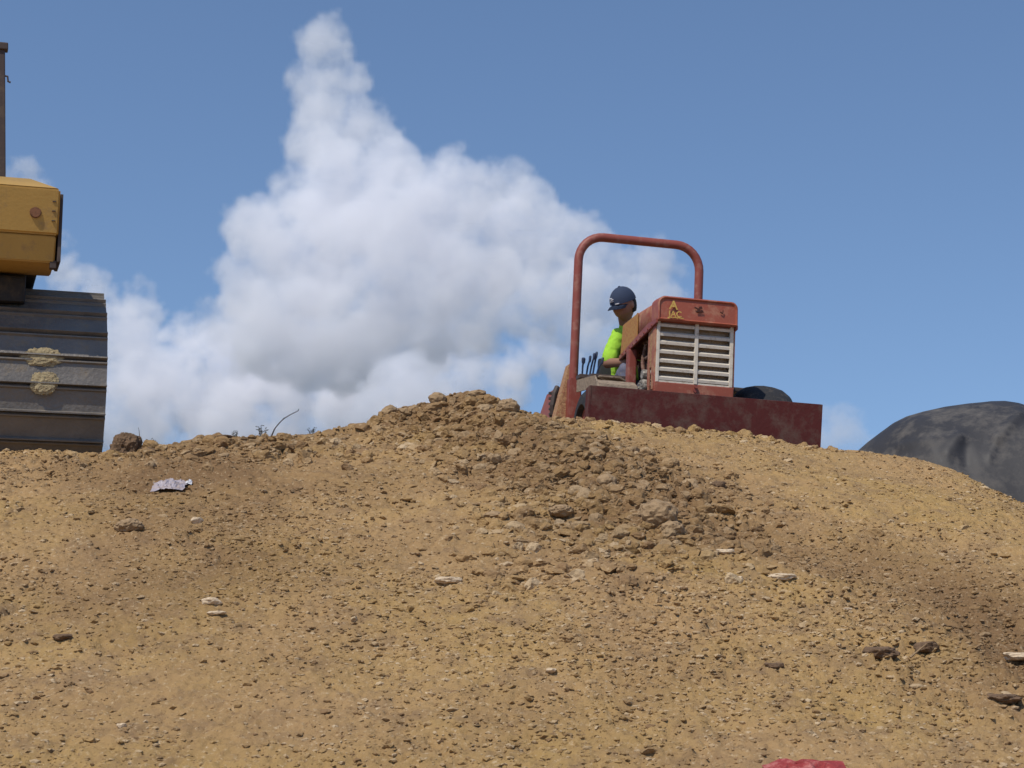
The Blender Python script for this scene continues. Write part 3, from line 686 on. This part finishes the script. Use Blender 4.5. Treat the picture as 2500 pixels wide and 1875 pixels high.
# cap with crown, bill and front badge; hair below it
bm = bmesh.new(); b = bmesh.new(); bmesh.ops.create_uvsphere(b, u_segments=32, v_segments=20, radius=1)
bmesh.ops.delete(b, geom=[v for v in b.verts if v.co.z < -.05], context='VERTS')
b.transform(Matrix.Translation((0, .006, .022)) @ Matrix.Diagonal((.086, .106, .108, 1)))
merge(bm, b); cyl(bm, (0, .006, .127), (0, .006, .135), .008)
CM = Matrix.Translation(HEADC) @ HR
b = bmesh.new(); rows = []
for i, t in enumerate(np.linspace(0, 1, 7)):
    rows.append([b.verts.new((math.sin(a) * (.080 - .010 * t), -.085 * math.cos(a) * (1 - 0 * t) - .070 * t * math.cos(a) ** .6, .022 - .020 * t * t - .018 * (math.sin(a) ** 2))) for a in np.linspace(-1.25, 1.25, 15)])
for a_, b_ in zip(rows[:-1], rows[1:]):
    for i in range(14): b.faces.new((a_[i], a_[i + 1], b_[i + 1], b_[i]))
ge = bmesh.ops.solidify(b, geom=b.faces[:], thickness=.005)
merge(bm, b); bm.transform(CM)
cp = link('cap', bm, M['cap'], person, True); cp['label'] = 'dark navy ball cap with a pale badge'
bm = bmesh.new()
for dx, dz, sx_, sz_ in ((-.012, .010, .022, .006), (.0, .0, .018, .008), (-.006, -.012, .026, .006), (.030, -.034, .030, .007)):
    box(bm, (dx, -.100 - abs(dz) * -.2, .062 + dz), (sx_, .014, sz_), .002)
bm.transform(CM); link('badge', bm, M['white'], cp)
bm = bmesh.new(); b = bmesh.new(); bmesh.ops.create_uvsphere(b, u_segments=28, v_segments=20, radius=1)
bmesh.ops.delete(b, geom=[v for v in b.verts if v.co.y < -.12 or v.co.z < -.62 or v.co.z > .5], context='VERTS')
b.transform(Matrix.Translation((0, .008, .0)) @ Matrix.Diagonal((.080, .100, .112, 1))); merge(bm, b); bm.transform(CM)
hr_ = link('hair', bm, M['hair'], person, True); mdh = hr_.modifiers.new('s', 'SOLIDIFY'); mdh.thickness = .008

# ---------------------------------------------------------------- excavator at the left edge
EO = at(96, 1114, 12.0); EM = Matrix.Translation(EO) @ Matrix.Rotation(R(17), 4, 'Z') @ Matrix.Rotation(R(.3), 4, 'Y')
ex = empty('excavator', EM, label='yellow excavator with steel crawler tracks cut off by the left edge of the photo', cat='excavator')
TH, TL, PW = 1.36, 4.0, .80
def stadium(s):
    y, z, a = stadium0(s); return y, z - .20, a
def stadium0(s):
    """point and angle on the track loop for a distance s from the middle of its camera end"""
    r = TH / 2; L = TL - 2 * r; per = 2 * L + 2 * math.pi * r; s %= per; q = math.pi * r / 2
    if s < q: a = s / r; return (r - r * math.cos(a), r + r * math.sin(a), a)
    s -= q
    if s < L: return (r + s, 2 * r, math.pi / 2)
    s -= L
    if s < 2 * q: a = s / r; return (r + L + r * math.sin(a), r + r * math.cos(a), math.pi / 2 + a)
    s -= 2 * q
    if s < L: return (r + L - s, 0, 1.5 * math.pi)
    s -= L; a = s / r; return (r - r * math.sin(a), r - r * math.cos(a), 1.5 * math.pi + a)
per = 2 * (TL - TH) + math.pi * TH; NP = 54; pitch = per / NP
def make_pad():
    b = bmesh.new()
    # profile across the pad: plate with one tall and two low bars; x is along the loop, z is outward
    h = pitch / 2
    pr = [(-h * .96, -.012), (-h * .96, .004), (-h * .93, .036), (-h * .83, .036), (-h * .76, .006), (-.010, .004), (.010, .004), (h * .70, .005), (h * .80, .020), (h * .90, .020), (h * 1.02, -.004), (h * 1.02, -.016)]
    va = [b.verts.new((-PW / 2, p, q)) for p, q in pr]; vb = [b.verts.new((PW / 2, p, q)) for p, q in pr]
    b.faces.new(va); b.faces.new(vb[::-1])
    for i in range(len(pr)): b.faces.new((va[i], va[(i + 1) % len(pr)], vb[(i + 1) % len(pr)], vb[i]))
    bmesh.ops.recalc_face_normals(b, faces=b.faces); me = bpy.data.meshes.new('track_pad'); b.to_mesh(me); b.free(); me.materials.append(M['steel']); return me
PADME = make_pad()
def make_track(x0):
    bm = bmesh.new(); r = TH / 2 - .06
    pts = [(r + .06 - r * math.cos(a), r - .14 + r * math.sin(a)) for a in np.linspace(-math.pi / 2, math.pi / 2, 20)]
    pts += [(TL - .06 - r + r * math.cos(a), r - .14 + r * math.sin(a)) for a in np.linspace(math.pi / 2, -math.pi / 2, 20)]
    prism(bm, pts, x0 - .14, x0 + .14, 'x')
    tk = link('track', bm, M['under'], ex)
    for k in range(NP):
        y, z, a = stadium(k * pitch + pitch * .35)
        o = bpy.data.objects.new('track_pad', PADME); col.objects.link(o); o.parent = tk
        o.matrix_local = Matrix.Translation((x0, y, z)) @ Matrix.Rotation(math.pi / 2 - a, 4, 'X')
        # outward normal: at a=0 it faces the camera end (-Y)
    return tk
tk = make_track(0); make_track(-2.35)
def lump(name, loc, size, m, seed, parent=None, sub=4, rough=.28, freq=2.2, rot=0.0, flat=None):
    from mathutils import noise as NZ
    b = bmesh.new(); bmesh.ops.create_icosphere(b, subdivisions=sub, radius=1); off = Vector((seed * 3.7, seed * 1.3, seed * 7.1))
    for v in b.verts:
        p = v.co.copy(); q = 1 + rough * (NZ.fractal(p * freq + off, .8, 2.1, 5)) + rough * .5 * (NZ.noise(p * 1.1 + off))
        if flat: 
            if p.z > flat: p.z = flat + (p.z - flat) * .25
        v.co = Vector((p.x * size[0], p.y * size[1], p.z * size[2])) * q
    b.transform(Matrix.Rotation(rot, 4, 'Z')); b.transform(Matrix.Translation(loc))
    return link(name, b, m, parent, False)
m1 = lump('caked_mud', (-.005, .005, .63), (.125, .020, .062), M['mud'], 3, tk, 5, .26, 3); m2 = lump('caked_mud', (.01, -.02, .465), (.085, .020, .072), M['mud'], 8, tk, 5, .26, 3)
m1['label'] = m2['label'] = 'lump of dry tan mud stuck in the middle of the track'
# upper structure
bm = bmesh.new()
xr = -.335 + .40 - .0; X1 = .042; X0 = -2.6
pts = [(X0, 1.20), (X1, 1.20), (X1, 1.71), (X1, 1.71), (X0, 1.71)]
def hexa(bm, a, b_):      # a: four bottom points, b_: four top points
    va = [bm.verts.new(p) for p in a]; vb = [bm.verts.new(p) for p in b_]
    bm.faces.new(va[::-1]); bm.faces.new(vb)
    for i in range(4): bm.faces.new((va[i], va[(i + 1) % 4], vb[(i + 1) % 4], vb[i]))
YF = -.33
b = bmesh.new(); hexa(b, [(X0, YF + .06, 1.375), (X1, YF + .06, 1.375), (X1, .4, 1.375), (X0, .4, 1.375)], [(X0, YF, 1.66), (X1, YF, 1.66), (X1, .9, 1.66), (X0, .9, 1.66)])
bmesh.ops.bevel(b, geom=b.edges[:], offset=.012, segments=3, affect='EDGES'); merge(bm, b)
b = bmesh.new(); hexa(b, [(X0, YF + .13, 1.21), (X1 - .012, YF + .13, 1.21), (X1 - .012, .22, 1.21), (X0, .22, 1.21)], [(X0, YF + .075, 1.372), (X1 - .012, YF + .075, 1.372), (X1 - .012, .9, 1.372), (X0, .9, 1.372)])
bmesh.ops.bevel(b, geom=b.edges[:], offset=.008, segments=2, affect='EDGES'); merge(bm, b)
b = bmesh.new(); hexa(b, [(X0, YF + .006, 1.662), (X1 - .006, YF + .006, 1.662), (X1 - .006, .89, 1.662), (X0, .89, 1.662)], [(X0, YF + .34, 1.80), (X1 - .17, YF + .34, 1.80), (X1 - .17, .85, 1.80), (X0, .85, 1.80)])
bmesh.ops.bevel(b, geom=b.edges[:], offset=.008, segments=2, affect='EDGES'); merge(bm, b)
cw = link('counterweight', bm, M['cyellow'], ex, True); cw['label'] = 'dusty yellow counterweight with a sunlit bevelled top'
bm = bmesh.new(); cyl(bm, (-.105, YF - .012 + .036, 1.505), (-.105, YF + .07, 1.505), .036, n=20, bev=.004); link('lifting_plug', bm, M['rust'], cw, True)
bm = bmesh.new(); box(bm, (X1 + .012, YF + .24, 1.43), (.022, .30, .44), .004); box(bm, (X1 - .02, YF + .16, 1.20), (.04, .06, .05), .004)
for z in (1.46, 1.52, 1.58): box(bm, (X1 - .035, YF - .004 + (1.7 - z) * .18, z), (.022, .012, .006), .001)
link('door_edge', bm, M['cdark'], cw)
bm = bmesh.new(); box(bm, (-1.45, 2.0, 1.30), (2.8, 3.4, .16), .02); box(bm, (-1.3, .60, 1.16), (2.36, .7, .30), .02); cyl(bm, (-1.18, 1.85, .75), (-1.18, 1.85, 1.19), .62, n=40); box(bm, (-1.18, 1.85, .62), (1.7, 1.5, .36), .03); box(bm, (-.85, .75, 1.10), (1.45, 1.2, .17), .02)
link('turntable', bm, M['under'], ex)  # near-black colour and extra boxes stand for shade under the counterweight
bm = bmesh.new(); box(bm, (-1.5, 1.75, 1.62), (2.8, 1.7, .42), .03); link('engine_house', bm, M['cyellow'], ex)
# the dark cab post above the counterweight, with its bracket
b = bmesh.new(); box(b, (-.83, 1.10, 2.25), (1.02, 1.3, 1.06), .03); cb = link('cab', b, M['cdark'], ex)
bm = bmesh.new()
box(bm, (-.355, .43, 2.25), (.07, .05, 1.06), .008); box(bm, (-1.305, .43, 2.25), (.05, .05, 1.06), .008); box(bm, (-.83, .43, 2.80), (1.06, .08, .05), .008)
link('cab_frame', bm, M['cdark'], cb)
bm = bmesh.new(); box(bm, (-.83, .438, 2.28), (.86, .012, .92), .002); link('window', bm, M['glass'], cb)
bm = bmesh.new(); tube(bm, [(-.33, .42, 2.60), (-.305, .41, 2.595), (-.302, .41, 2.56), (-.285, .41, 2.555)], .007, 6); link('bracket', bm, M['cdark'], cb)
for o_ in [cb] + [c for c in bpy.data.objects if c.parent == cb]:
    for v in o_.data.vertices: v.co.x += .055 - (v.co.z - 1.7) * .05
bm = bmesh.new()
b = [(2.9, 1.4), (2.6, 1.75), (4.2, 3.3), (5.6, 3.6), (7.2, 3.0), (7.15, 2.8), (5.6, 3.15), (4.4, 2.9)]
prism(bm, b, -1.95, -1.6, 'x', .03); link('boom', bm, M['cyellow'], ex)

# ---------------------------------------------------------------- black plastic heap at the right
top = [(2060, 1125), (2095, 1100), (2120, 1078), (2150, 1055), (2180, 1033), (2210, 1018), (2250, 1006), (2300, 995), (2360, 987), (2410, 982), (2440, 982), (2470, 987), (2500, 998), (2560, 1024), (2640, 1060), (2760, 1100), (2900, 1130), (3050, 1200)]
YB = 14.3; tp = [at(u, v, YB) for u, v in top]; BX = np.array([p.x for p in tp]); BZ = np.array([p.z for p in tp])
nu, nv = 260, 90; xs = np.linspace(BX[0], BX[-1], nu); tt = np.linspace(-.12, math.pi + .12, nv)
XX, TT = np.meshgrid(xs, tt); zt = np.interp(XX, BX, BZ); zb = 2.15; e = np.clip((XX - BX[0]) / .5, 0, 1) ** .5
wy = (.25 + .95 * e) * np.clip((BX[-1] - XX) / .6, .2, 1) ** .5
YY = YB - np.cos(TT) * wy; ZZ = zb + (zt - zb) * np.sin(TT)
s_ = XX * 1.0; q_ = ZZ * 1.0 - .15 * XX
def crease(x, y, a, b, w):
    ax, ay = a; bx, by = b; dx, dy = bx - ax, by - ay; t = np.clip(((x - ax) * dx + (y - ay) * dy) / (dx * dx + dy * dy), 0, 1)
    d = np.hypot(x - ax - t * dx, y - ay - t * dy); return np.exp(-(d / w) ** 2)
pa = lambda u, v: ((lambda p: (p.x, p.z))(at(u, v, 13.6)))
dsp = .05 * (vnoise(XX, ZZ, 1.6, 40) - .5) + .016 * (vnoise(XX, ZZ, 5, 41) - .5)
dsp += .045 * crease(XX, ZZ, pa(2500, 1005), pa(2425, 1075), .035) + .025 * crease(XX, ZZ, pa(2425, 1075), pa(2400, 1120), .03)
dsp += .04 * crease(XX, ZZ, pa(2340, 1070), pa(2300, 1110), .05) - .025 * crease(XX, ZZ, pa(2350, 1090), pa(2345, 1150), .05) + .03 * crease(XX, ZZ, pa(2210, 1082), pa(2340, 1070), .03)
YY = YY - dsp * np.abs(np.cos(TT)) ** .3; ZZ = ZZ + dsp * .3 * np.sin(TT)
ii = np.arange(nu * nv).reshape(nv, nu); qd = np.stack([ii[:-1, :-1], ii[:-1, 1:], ii[1:, 1:], ii[1:, :-1]], -1).reshape(-1, 4)
me = fast_mesh('plastic_sheet_heap', np.stack([XX.ravel(), YY.ravel(), ZZ.ravel()], 1), qd, [M['liner']])
ob = bpy.data.objects.new('plastic_sheet_heap', me); col.objects.link(ob)
tag(ob, 'large dusty black plastic heap behind the dirt crest at the right edge', 'plastic sheeting')

# ---------------------------------------------------------------- stones, clods, litter, weeds
def on(u, v): x, y = hit(u, v); return Vector((x, y, float(h_mid(np.array([x]), np.array([y]))[0])))
def stone(u, v, wpx, hpx, label, m='stone', cat='stone', name='stone', seed=None, group=None, rot=0, lift=.15, depth=1.0):
    fl = None if m == 'clodm' else .6
    p = on(u, v); k = p.y / F; w = wpx * k / 2; h = hpx * k / 2; seed = seed or (u + v)
    o = lump(name, (0, 0, 0), (w, w * depth, max(h * .9, w * .3)), M[m], seed % 97, None, 4 if wpx > 50 else 3, .22 if fl else .16, 1.3 if fl else 2.6, rot, fl)
    o.location = p + Vector((0, 0, h * lift + .004)); tag(o, label, cat, group); return o
stone(515, 1473, 50, 30, 'largest pale flat stone on the lower left of the bank', depth=.8)
stone(530, 1500, 44, 15, 'thin pale slab just below the largest pale stone on the left', depth=.8)
stone(1093, 1420, 66, 22, 'long cream stone in the middle of the bank', depth=.7)
stone(1797, 1418, 34, 22, 'small chalky white stone right of centre, left of the long white slab', depth=.8)
stone(1908, 1411, 66, 16, 'long narrow white stone slab on the right of the bank', depth=.5, rot=.15)
stone(297, 1776, 22, 18, 'small white pebble near the bottom left')
stone(482, 1273, 34, 20, 'pale angular chip on the dark soil at the left', rot=.7, depth=.5)
stone(1770, 1350, 44, 18, 'pale rounded stone up the slope from the small chalky stone', depth=.8)
stone(2485, 1605, 70, 22, 'pale flat stone at the right edge of the bank', depth=.8)
stone(2070, 1490, 20, 10, 'tiny pale chip in the middle of the right slope')
stone(1345, 1640, 26, 14, 'small pale pebble below the middle of the bank')
stone(1205, 1262, 50, 22, 'tan flat stone left of the dark hollow in the heap', 'clodm', depth=.8)
stone(1605, 1272, 100, 84, 'biggest tan boulder-like clod at the foot of the heap', 'clodm', 'clod', 'large_clod', 31, lift=.25)
stone(1640, 1300, 60, 50, 'second clod touching the biggest tan clod on its right', 'clodm', 'clod', 'large_clod', 12)
stone(1370, 1252, 60, 36, 'round tan clod halfway down the heap', 'clodm', 'clod', 'large_clod', 5)
stone(1480, 1180, 50, 40, 'upper tan clod on the right flank of the heap', 'clodm', 'clod', 'large_clod', 44)
stone(315, 1290, 70, 40, 'broad tan clod on the left slope below the plastic litter', 'clodm', 'clod', 'large_clod', 22)
stone(1240, 1008, 56, 50, 'dark lump forming the right shoulder of the heap', 'clodm', 'clod', 'large_clod', 17, lift=.4)
stone(1068, 985, 44, 36, 'rounded clod on the left shoulder of the heap against the sky', 'clodm', 'clod', 'large_clod', 63, lift=.5)
stone(1165, 966, 46, 26, 'clod on the very top of the heap', 'clodm', 'clod', 'large_clod', 71, lift=.1)
stone(1755, 1188, 36, 30, 'dark brown clod on the right slope below the blade', 'brick', 'clod', 'large_clod', 55)
stone(2150, 1600, 80, 40, 'dark brown lump in the hollow on the right slope', 'brick', 'clod', 'large_clod', 28)
stone(2262, 1585, 56, 40, 'dark brown lump right of the broken stick on the slope', 'brick', 'clod', 'large_clod', 37)
stone(2450, 1710, 84, 30, 'dark flat lump near the lower right edge', 'brick', 'clod', 'large_clod', 19)
stone(1890, 1630, 46, 22, 'olive brown lump on the lower right slope', 'brick', 'clod', 'large_clod', 16)
stone(155, 1560, 46, 24, 'dark brown lump on the lower left slope', 'brick', 'clod', 'large_clod', 61)
# clod pile next to the crawler track
p = at(312, 1085, 11.9)
o = lump('dirt_mound', (0, 0, 0), (.10, .12, .125), M['brick'], 9, None, 5, .26, 2.0); o.location = p + Vector((0, 0, -.05)); tag(o, 'dark peaked clod of earth on the crest right beside the crawler track', 'clod')
o = lump('dirt_mound', (0, 0, 0), (.13, .12, .06), M['brick'], 29, None, 4, .35, 2.4); o.location = at(370, 1108, 11.9) + Vector((0, 0, -.01)); tag(o, 'low dark clod just right of the peaked clod on the crest', 'clod')
def twig(name, uv, Y, r, label, cat, m='twig', fork=None):
    bm = bmesh.new(); pts = spline([at(u, v, Y + .01 * i) for i, (u, v) in enumerate(uv)], 5); base = Vector(pts[0])
    n_ = len(pts); tube(bm, [p - base for p in pts], [r * (1 - .6 * i / n_) for i in range(n_)], 6)
    for f in fork or []: 
        q = [at(u, v, Y) - base for u, v in f]; tube(bm, q, [r * .6, r * .3] if len(q) == 2 else r * .5, 5)
    o = link(name, bm, M[m], None, True); o.location = base; tag(o, label, cat); return o
twig('twig', [(655, 1078), (664, 1062), (672, 1045), (690, 1025), (708, 1013), (728, 1003)], 12.25, .0055, 'long crooked dead twig leaning right against the sky on the left crest', 'twig', fork=[[(690, 1025), (694, 1019)], [(672, 1045), (676, 1040)], [(728, 1003), (729, 998)]])
twig('grass_stalk', [(340, 1090), (341, 1070), (340, 1055), (338, 1044)], 11.95, .0035, 'thin upright grass stalk beside the dark peaked clod', 'grass', 'twig')
twig('grass_stalk', [(968, 1030), (969, 1010), (967, 992)], 12.5, .0022, 'thin dry stalk on the left flank of the heap', 'grass', 'twig', [[(972, 1026), (976, 1012)]])
twig('stick', [(2222, 1605), (2240, 1590), (2262, 1572)], hit(2235, 1600)[1], .006, 'short pale stick lying on the right slope between two dark lumps', 'stick', 'clodm')
def weed(u, v, wpx, hpx, Y, label, seed):
    r = random.Random(seed); bm = bmesh.new(); k = Y / F
    for i in range(9):
        a = r.uniform(-1, 1); L = hpx * k * r.uniform(.6, 1.1); e_ = Vector((a * wpx * k * .5, r.uniform(-.02, .02), L))
        tube(bm, [Vector((a * .01, 0, -.02)), e_ * .5 + Vector((a * .006, 0, .004)), e_], [.0018, .0012, .0007], 5)
        for t in (.45, .7, .95):
            c = e_ * t; d = Vector((r.uniform(-1, 1), r.uniform(-1, 1), r.uniform(-.2, .8))).normalized() * hpx * k * .28; n_ = d.cross(Vector((.3, 1, .2))).normalized() * .003
            vs = [bm.verts.new(q) for q in (c, c + d * .5 + n_, c + d, c + d * .5 - n_)]; bm.faces.new(vs)
    o = link('weed', bm, M['weed'], None); o.location = at(u, v, Y); tag(o, label, 'weed'); return o
weed(368, 1096, 26, 24, 11.95, 'small weed growing on the low dark clod', 1)
weed(450, 1090, 14, 12, 12.1, 'tiny weed on the crest left of the flat clod', 2)
weed(572, 1072, 20, 20, 12.25, 'short weed on the crest right of the flat clod', 3)
weed(640, 1068, 24, 30, 12.3, 'bushy weed on the crest just left of the long twig', 4)
weed(762, 1062, 22, 16, 12.4, 'small dark weed on the crest right of the long twig', 5)
stone(548, 1074, 40, 16, 'flat clod lying on the crest between two small weeds', 'brick', 'clod', 'large_clod', 77, lift=.6)
# crumpled sheet litter
def crumple(name, p, w, d, h, m, seed, nu=70, nv=50, rot=0):
    U, V = np.meshgrid(np.linspace(-1, 1, nu), np.linspace(-1, 1, nv))
    ed = 1 - .25 * vnoise(U, V, 1.3, seed)
    x = U * w * ed + .05 * w * (vnoise(U, V, 5, seed + 1) - .5); y = V * d * ed + .3 * d * (vnoise(U, V, 2.5, seed + 2) - .5)
    ridge = 1 - np.abs(vnoise(U + .3 * V, V, 2.6, seed + 3) * 2 - 1); r2_ = 1 - np.abs(vnoise(U - .4 * V, V, 6, seed + 4) * 2 - 1)
    z = h * (ridge * .8 + r2_ * .35) * np.clip(1.25 - U ** 2 * .9 - V ** 2 * .7, .05, 1)
    if rot: c_, s2_ = math.cos(rot), math.sin(rot); x, y = x * c_ - y * s2_, x * s2_ + y * c_
    gz = h_mid(p[0] + x, p[1] + y) - float(h_mid(np.array([p[0]]), np.array([p[1]]))[0])
    ii = np.arange(nu * nv).reshape(nv, nu); qd = np.stack([ii[:-1, :-1], ii[:-1, 1:], ii[1:, 1:], ii[1:, :-1]], -1).reshape(-1, 4)
    me = fast_mesh(name, np.stack([x.ravel(), y.ravel(), (z + gz).ravel()], 1), qd, [m], False)
    o = bpy.data.objects.new(name, me); col.objects.link(o); o.location = p; md = o.modifiers.new('t', 'SOLIDIFY'); md.thickness = .0015; return o
p = on(412, 1192); o = crumple('plastic_litter', p + Vector((0, 0, .012)), .105, .12, .032, M['plastic'], 50, rot=.1); tag(o, 'crumpled white plastic wrapper lying on the left slope', 'litter')
p = on(461, 1186); o = crumple('paper_scrap', p + Vector((0, 0, .015)), .022, .04, .02, M['white'], 58, 20, 16); tag(o, 'small white scrap right of the crumpled plastic wrapper', 'litter')
p = on(1960, 1885); o = crumple('red_cloth', p + Vector((0, -.10, -.032)), .18, .20, .028, M['redcloth'], 66); tag(o, 'crumpled red cloth cut off by the bottom edge of the photo', 'cloth')
#@@CLOUDS
CLOUD_D = 2600.0
def cloud_object(name, blobs, dist, density, seed, voxel=5.0, thick=.6, lean=.7):
    r = np.random.default_rng(seed)
    P = []; Q = []
    def sph(n):
        v = r.normal(size=(n, 3)); return v / np.linalg.norm(v, axis=1)[:, None]
    sc_ = dist / F
    for (u, v, rp) in blobs:
        c = np.array(at(u, v, dist - (v - 500) * sc_ * lean + r.uniform(-.35, .35) * rp * sc_ * thick)); R0 = rp * sc_
        P.append(c); Q.append(R0)
        n1 = int(14 + rp / 8)
        for d in sph(n1):
            R1 = R0 * r.uniform(.22, .48); c1 = c + d * np.array([1, thick, 1]) * R0 * r.uniform(.75, 1.0)
            P.append(c1); Q.append(R1)
            for d2 in sph(9):
                R2 = R1 * r.uniform(.2, .5); c2 = c1 + d2 * R1 * r.uniform(.8, 1.15)
                P.append(c2); Q.append(R2)
    P = np.array(P, dtype=np.float32); Q = np.array(Q, dtype=np.float32)
    me = bpy.data.meshes.new(name); me.vertices.add(len(P)); me.vertices.foreach_set('co', P.ravel())
    a = me.attributes.new('puff', 'FLOAT', 'POINT'); a.data.foreach_set('value', Q)
    me.update()
    ob = bpy.data.objects.new(name, me); col.objects.link(ob)
    ng = bpy.data.node_groups.new(name, 'GeometryNodeTree')
    ng.interface.new_socket('Geometry', in_out='INPUT', socket_type='NodeSocketGeometry')
    ng.interface.new_socket('Geometry', in_out='OUTPUT', socket_type='NodeSocketGeometry')
    n = ng.nodes; l = ng.links
    gi = n.new('NodeGroupInput'); go = n.new('NodeGroupOutput')
    mp = n.new('GeometryNodeMeshToPoints'); na = n.new('GeometryNodeInputNamedAttribute'); na.data_type = 'FLOAT'
    na.inputs['Name'].default_value = 'puff'
    pv = n.new('GeometryNodePointsToVolume'); pv.resolution_mode = 'VOXEL_SIZE'
    pv.inputs['Voxel Size'].default_value = voxel; pv.inputs['Density'].default_value = 1.0
    sm = n.new('GeometryNodeSetMaterial'); sm.inputs['Material'].default_value = cloud_mat(name, density)
    l.new(gi.outputs[0], mp.inputs['Mesh']); l.new(na.outputs['Attribute'], mp.inputs['Radius'])
    l.new(mp.outputs[0], pv.inputs['Points']); l.new(na.outputs['Attribute'], pv.inputs['Radius'])
    l.new(pv.outputs[0], sm.inputs['Geometry']); l.new(sm.outputs[0], go.inputs[0])
    md = ob.modifiers.new('puffs', 'NODES'); md.node_group = ng
    return ob
def cloud_mat(name, density):
    m = bpy.data.materials.new(name); m.use_nodes = True
    n = m.node_tree.nodes; l = m.node_tree.links; n.clear()
    out = n.new('ShaderNodeOutputMaterial'); pv = n.new('ShaderNodeVolumePrincipled')
    pv.inputs['Color'].default_value = (.972, .968, .982, 1); pv.inputs['Anisotropy'].default_value = -0.15
    pv.inputs['Density'].default_value = density; pv.inputs['Density Attribute'].default_value = 'density'
    tc = n.new('ShaderNodeTexCoord'); nz = n.new('ShaderNodeTexNoise')
    nz.inputs['Scale'].default_value = 1 / 58.0; nz.inputs['Detail'].default_value = 4; nz.inputs['Roughness'].default_value = .62
    mr = n.new('ShaderNodeMapRange'); mr.inputs['From Min'].default_value = .36; mr.inputs['From Max'].default_value = .58
    mr.inputs['To Min'].default_value = density * .02; mr.inputs['To Max'].default_value = density * 1.7
    l.new(tc.outputs['Object'], nz.inputs['Vector']); l.new(nz.outputs['Fac'], mr.inputs['Value'])
    l.new(mr.outputs[0], pv.inputs['Density'])
    l.new(pv.outputs[0], out.inputs['Volume'])
    return m
main_blobs = [(790,92,62),(820,88,46),(765,118,48),(800,150,70),(735,195,50),(785,230,78),(860,190,48),(830,300,105),(760,350,72),(900,340,80),(950,410,90),(750,440,62),
 (850,480,150),(1000,500,130),(1120,470,92),(1200,440,66),(1255,420,46),(1290,500,80),(690,520,58),(635,560,78),(720,640,145),(900,650,170),
 (1080,620,160),(1230,600,120),(1350,600,92),(1420,560,46),(1450,620,75),(1510,655,55),(1550,720,50),(1600,690,40),(620,700,85),(560,780,70),(700,800,140),
 (850,820,140),(1000,780,130),(1150,740,110),(1300,740,90),(1420,720,80),(1500,740,60),(1380,800,55),(1600,640,60),(1620,740,60),(1560,800,60),(1460,830,55)]
bank_blobs = [(210,690,50),(150,650,40),(155,585,26),(110,640,36),(340,725,44),(375,770,32),(330,770,50),(290,780,55),(250,740,45),(300,860,90),
 (190,720,60),(480,810,50),(430,850,62),(520,830,58),(560,900,110),(680,900,110),(800,880,110),(900,850,90),(1050,850,75),(700,1000,110),(850,1000,110),(420,950,110),
 (560,1040,100),(300,1010,100),(980,930,75),(960,1000,80),(1080,960,70),(1050,1010,60),(1000,905,46),(950,930,50),(1040,940,50),(930,985,50),(1000,985,60),(1180,930,60),(1250,900,55),(1150,850,60),(1230,960,60),(1180,1010,50),(1320,860,50),(1380,900,50),(620,820,80),(480,960,90),(380,880,70),(350,1040,70),
 (60,420,42),(20,440,40),(100,470,36)]
far_blobs = [(2060,1025,44),(2040,1070,50),(2085,1065,34),(2150,1110,40),(1960,1080,50),(2010,1010,26)]
puff_blobs = [(1000,905,50),(950,940,56),(1050,935,52),(915,985,50),(985,985,66),(1075,985,52),(1130,1000,40),(880,1020,40),(960,1030,60),(1040,1030,60)]
for nm, bl, dd, dens, sd_, lab in (
        ('cloud', puff_blobs, 1900.0, 0.030, 11, 'small bright white puff of cloud just above the dirt heap'),
        ('cloud', main_blobs, 2600.0, 0.014, 3, 'tall white cumulus cloud tower rising left of the roll bar'),
        ('cloud', bank_blobs, 3300.0, 0.016, 5, 'low grey-white cloud bank along the dirt crest on the left'),
        ('cloud', far_blobs, 4200.0, 0.006, 9, 'small faint cloud between the red blade and the black heap')):
    c = cloud_object(nm, bl, dd, dens, sd_, voxel=dd / 560)
    tag(c, lab, 'cloud', kind='stuff')
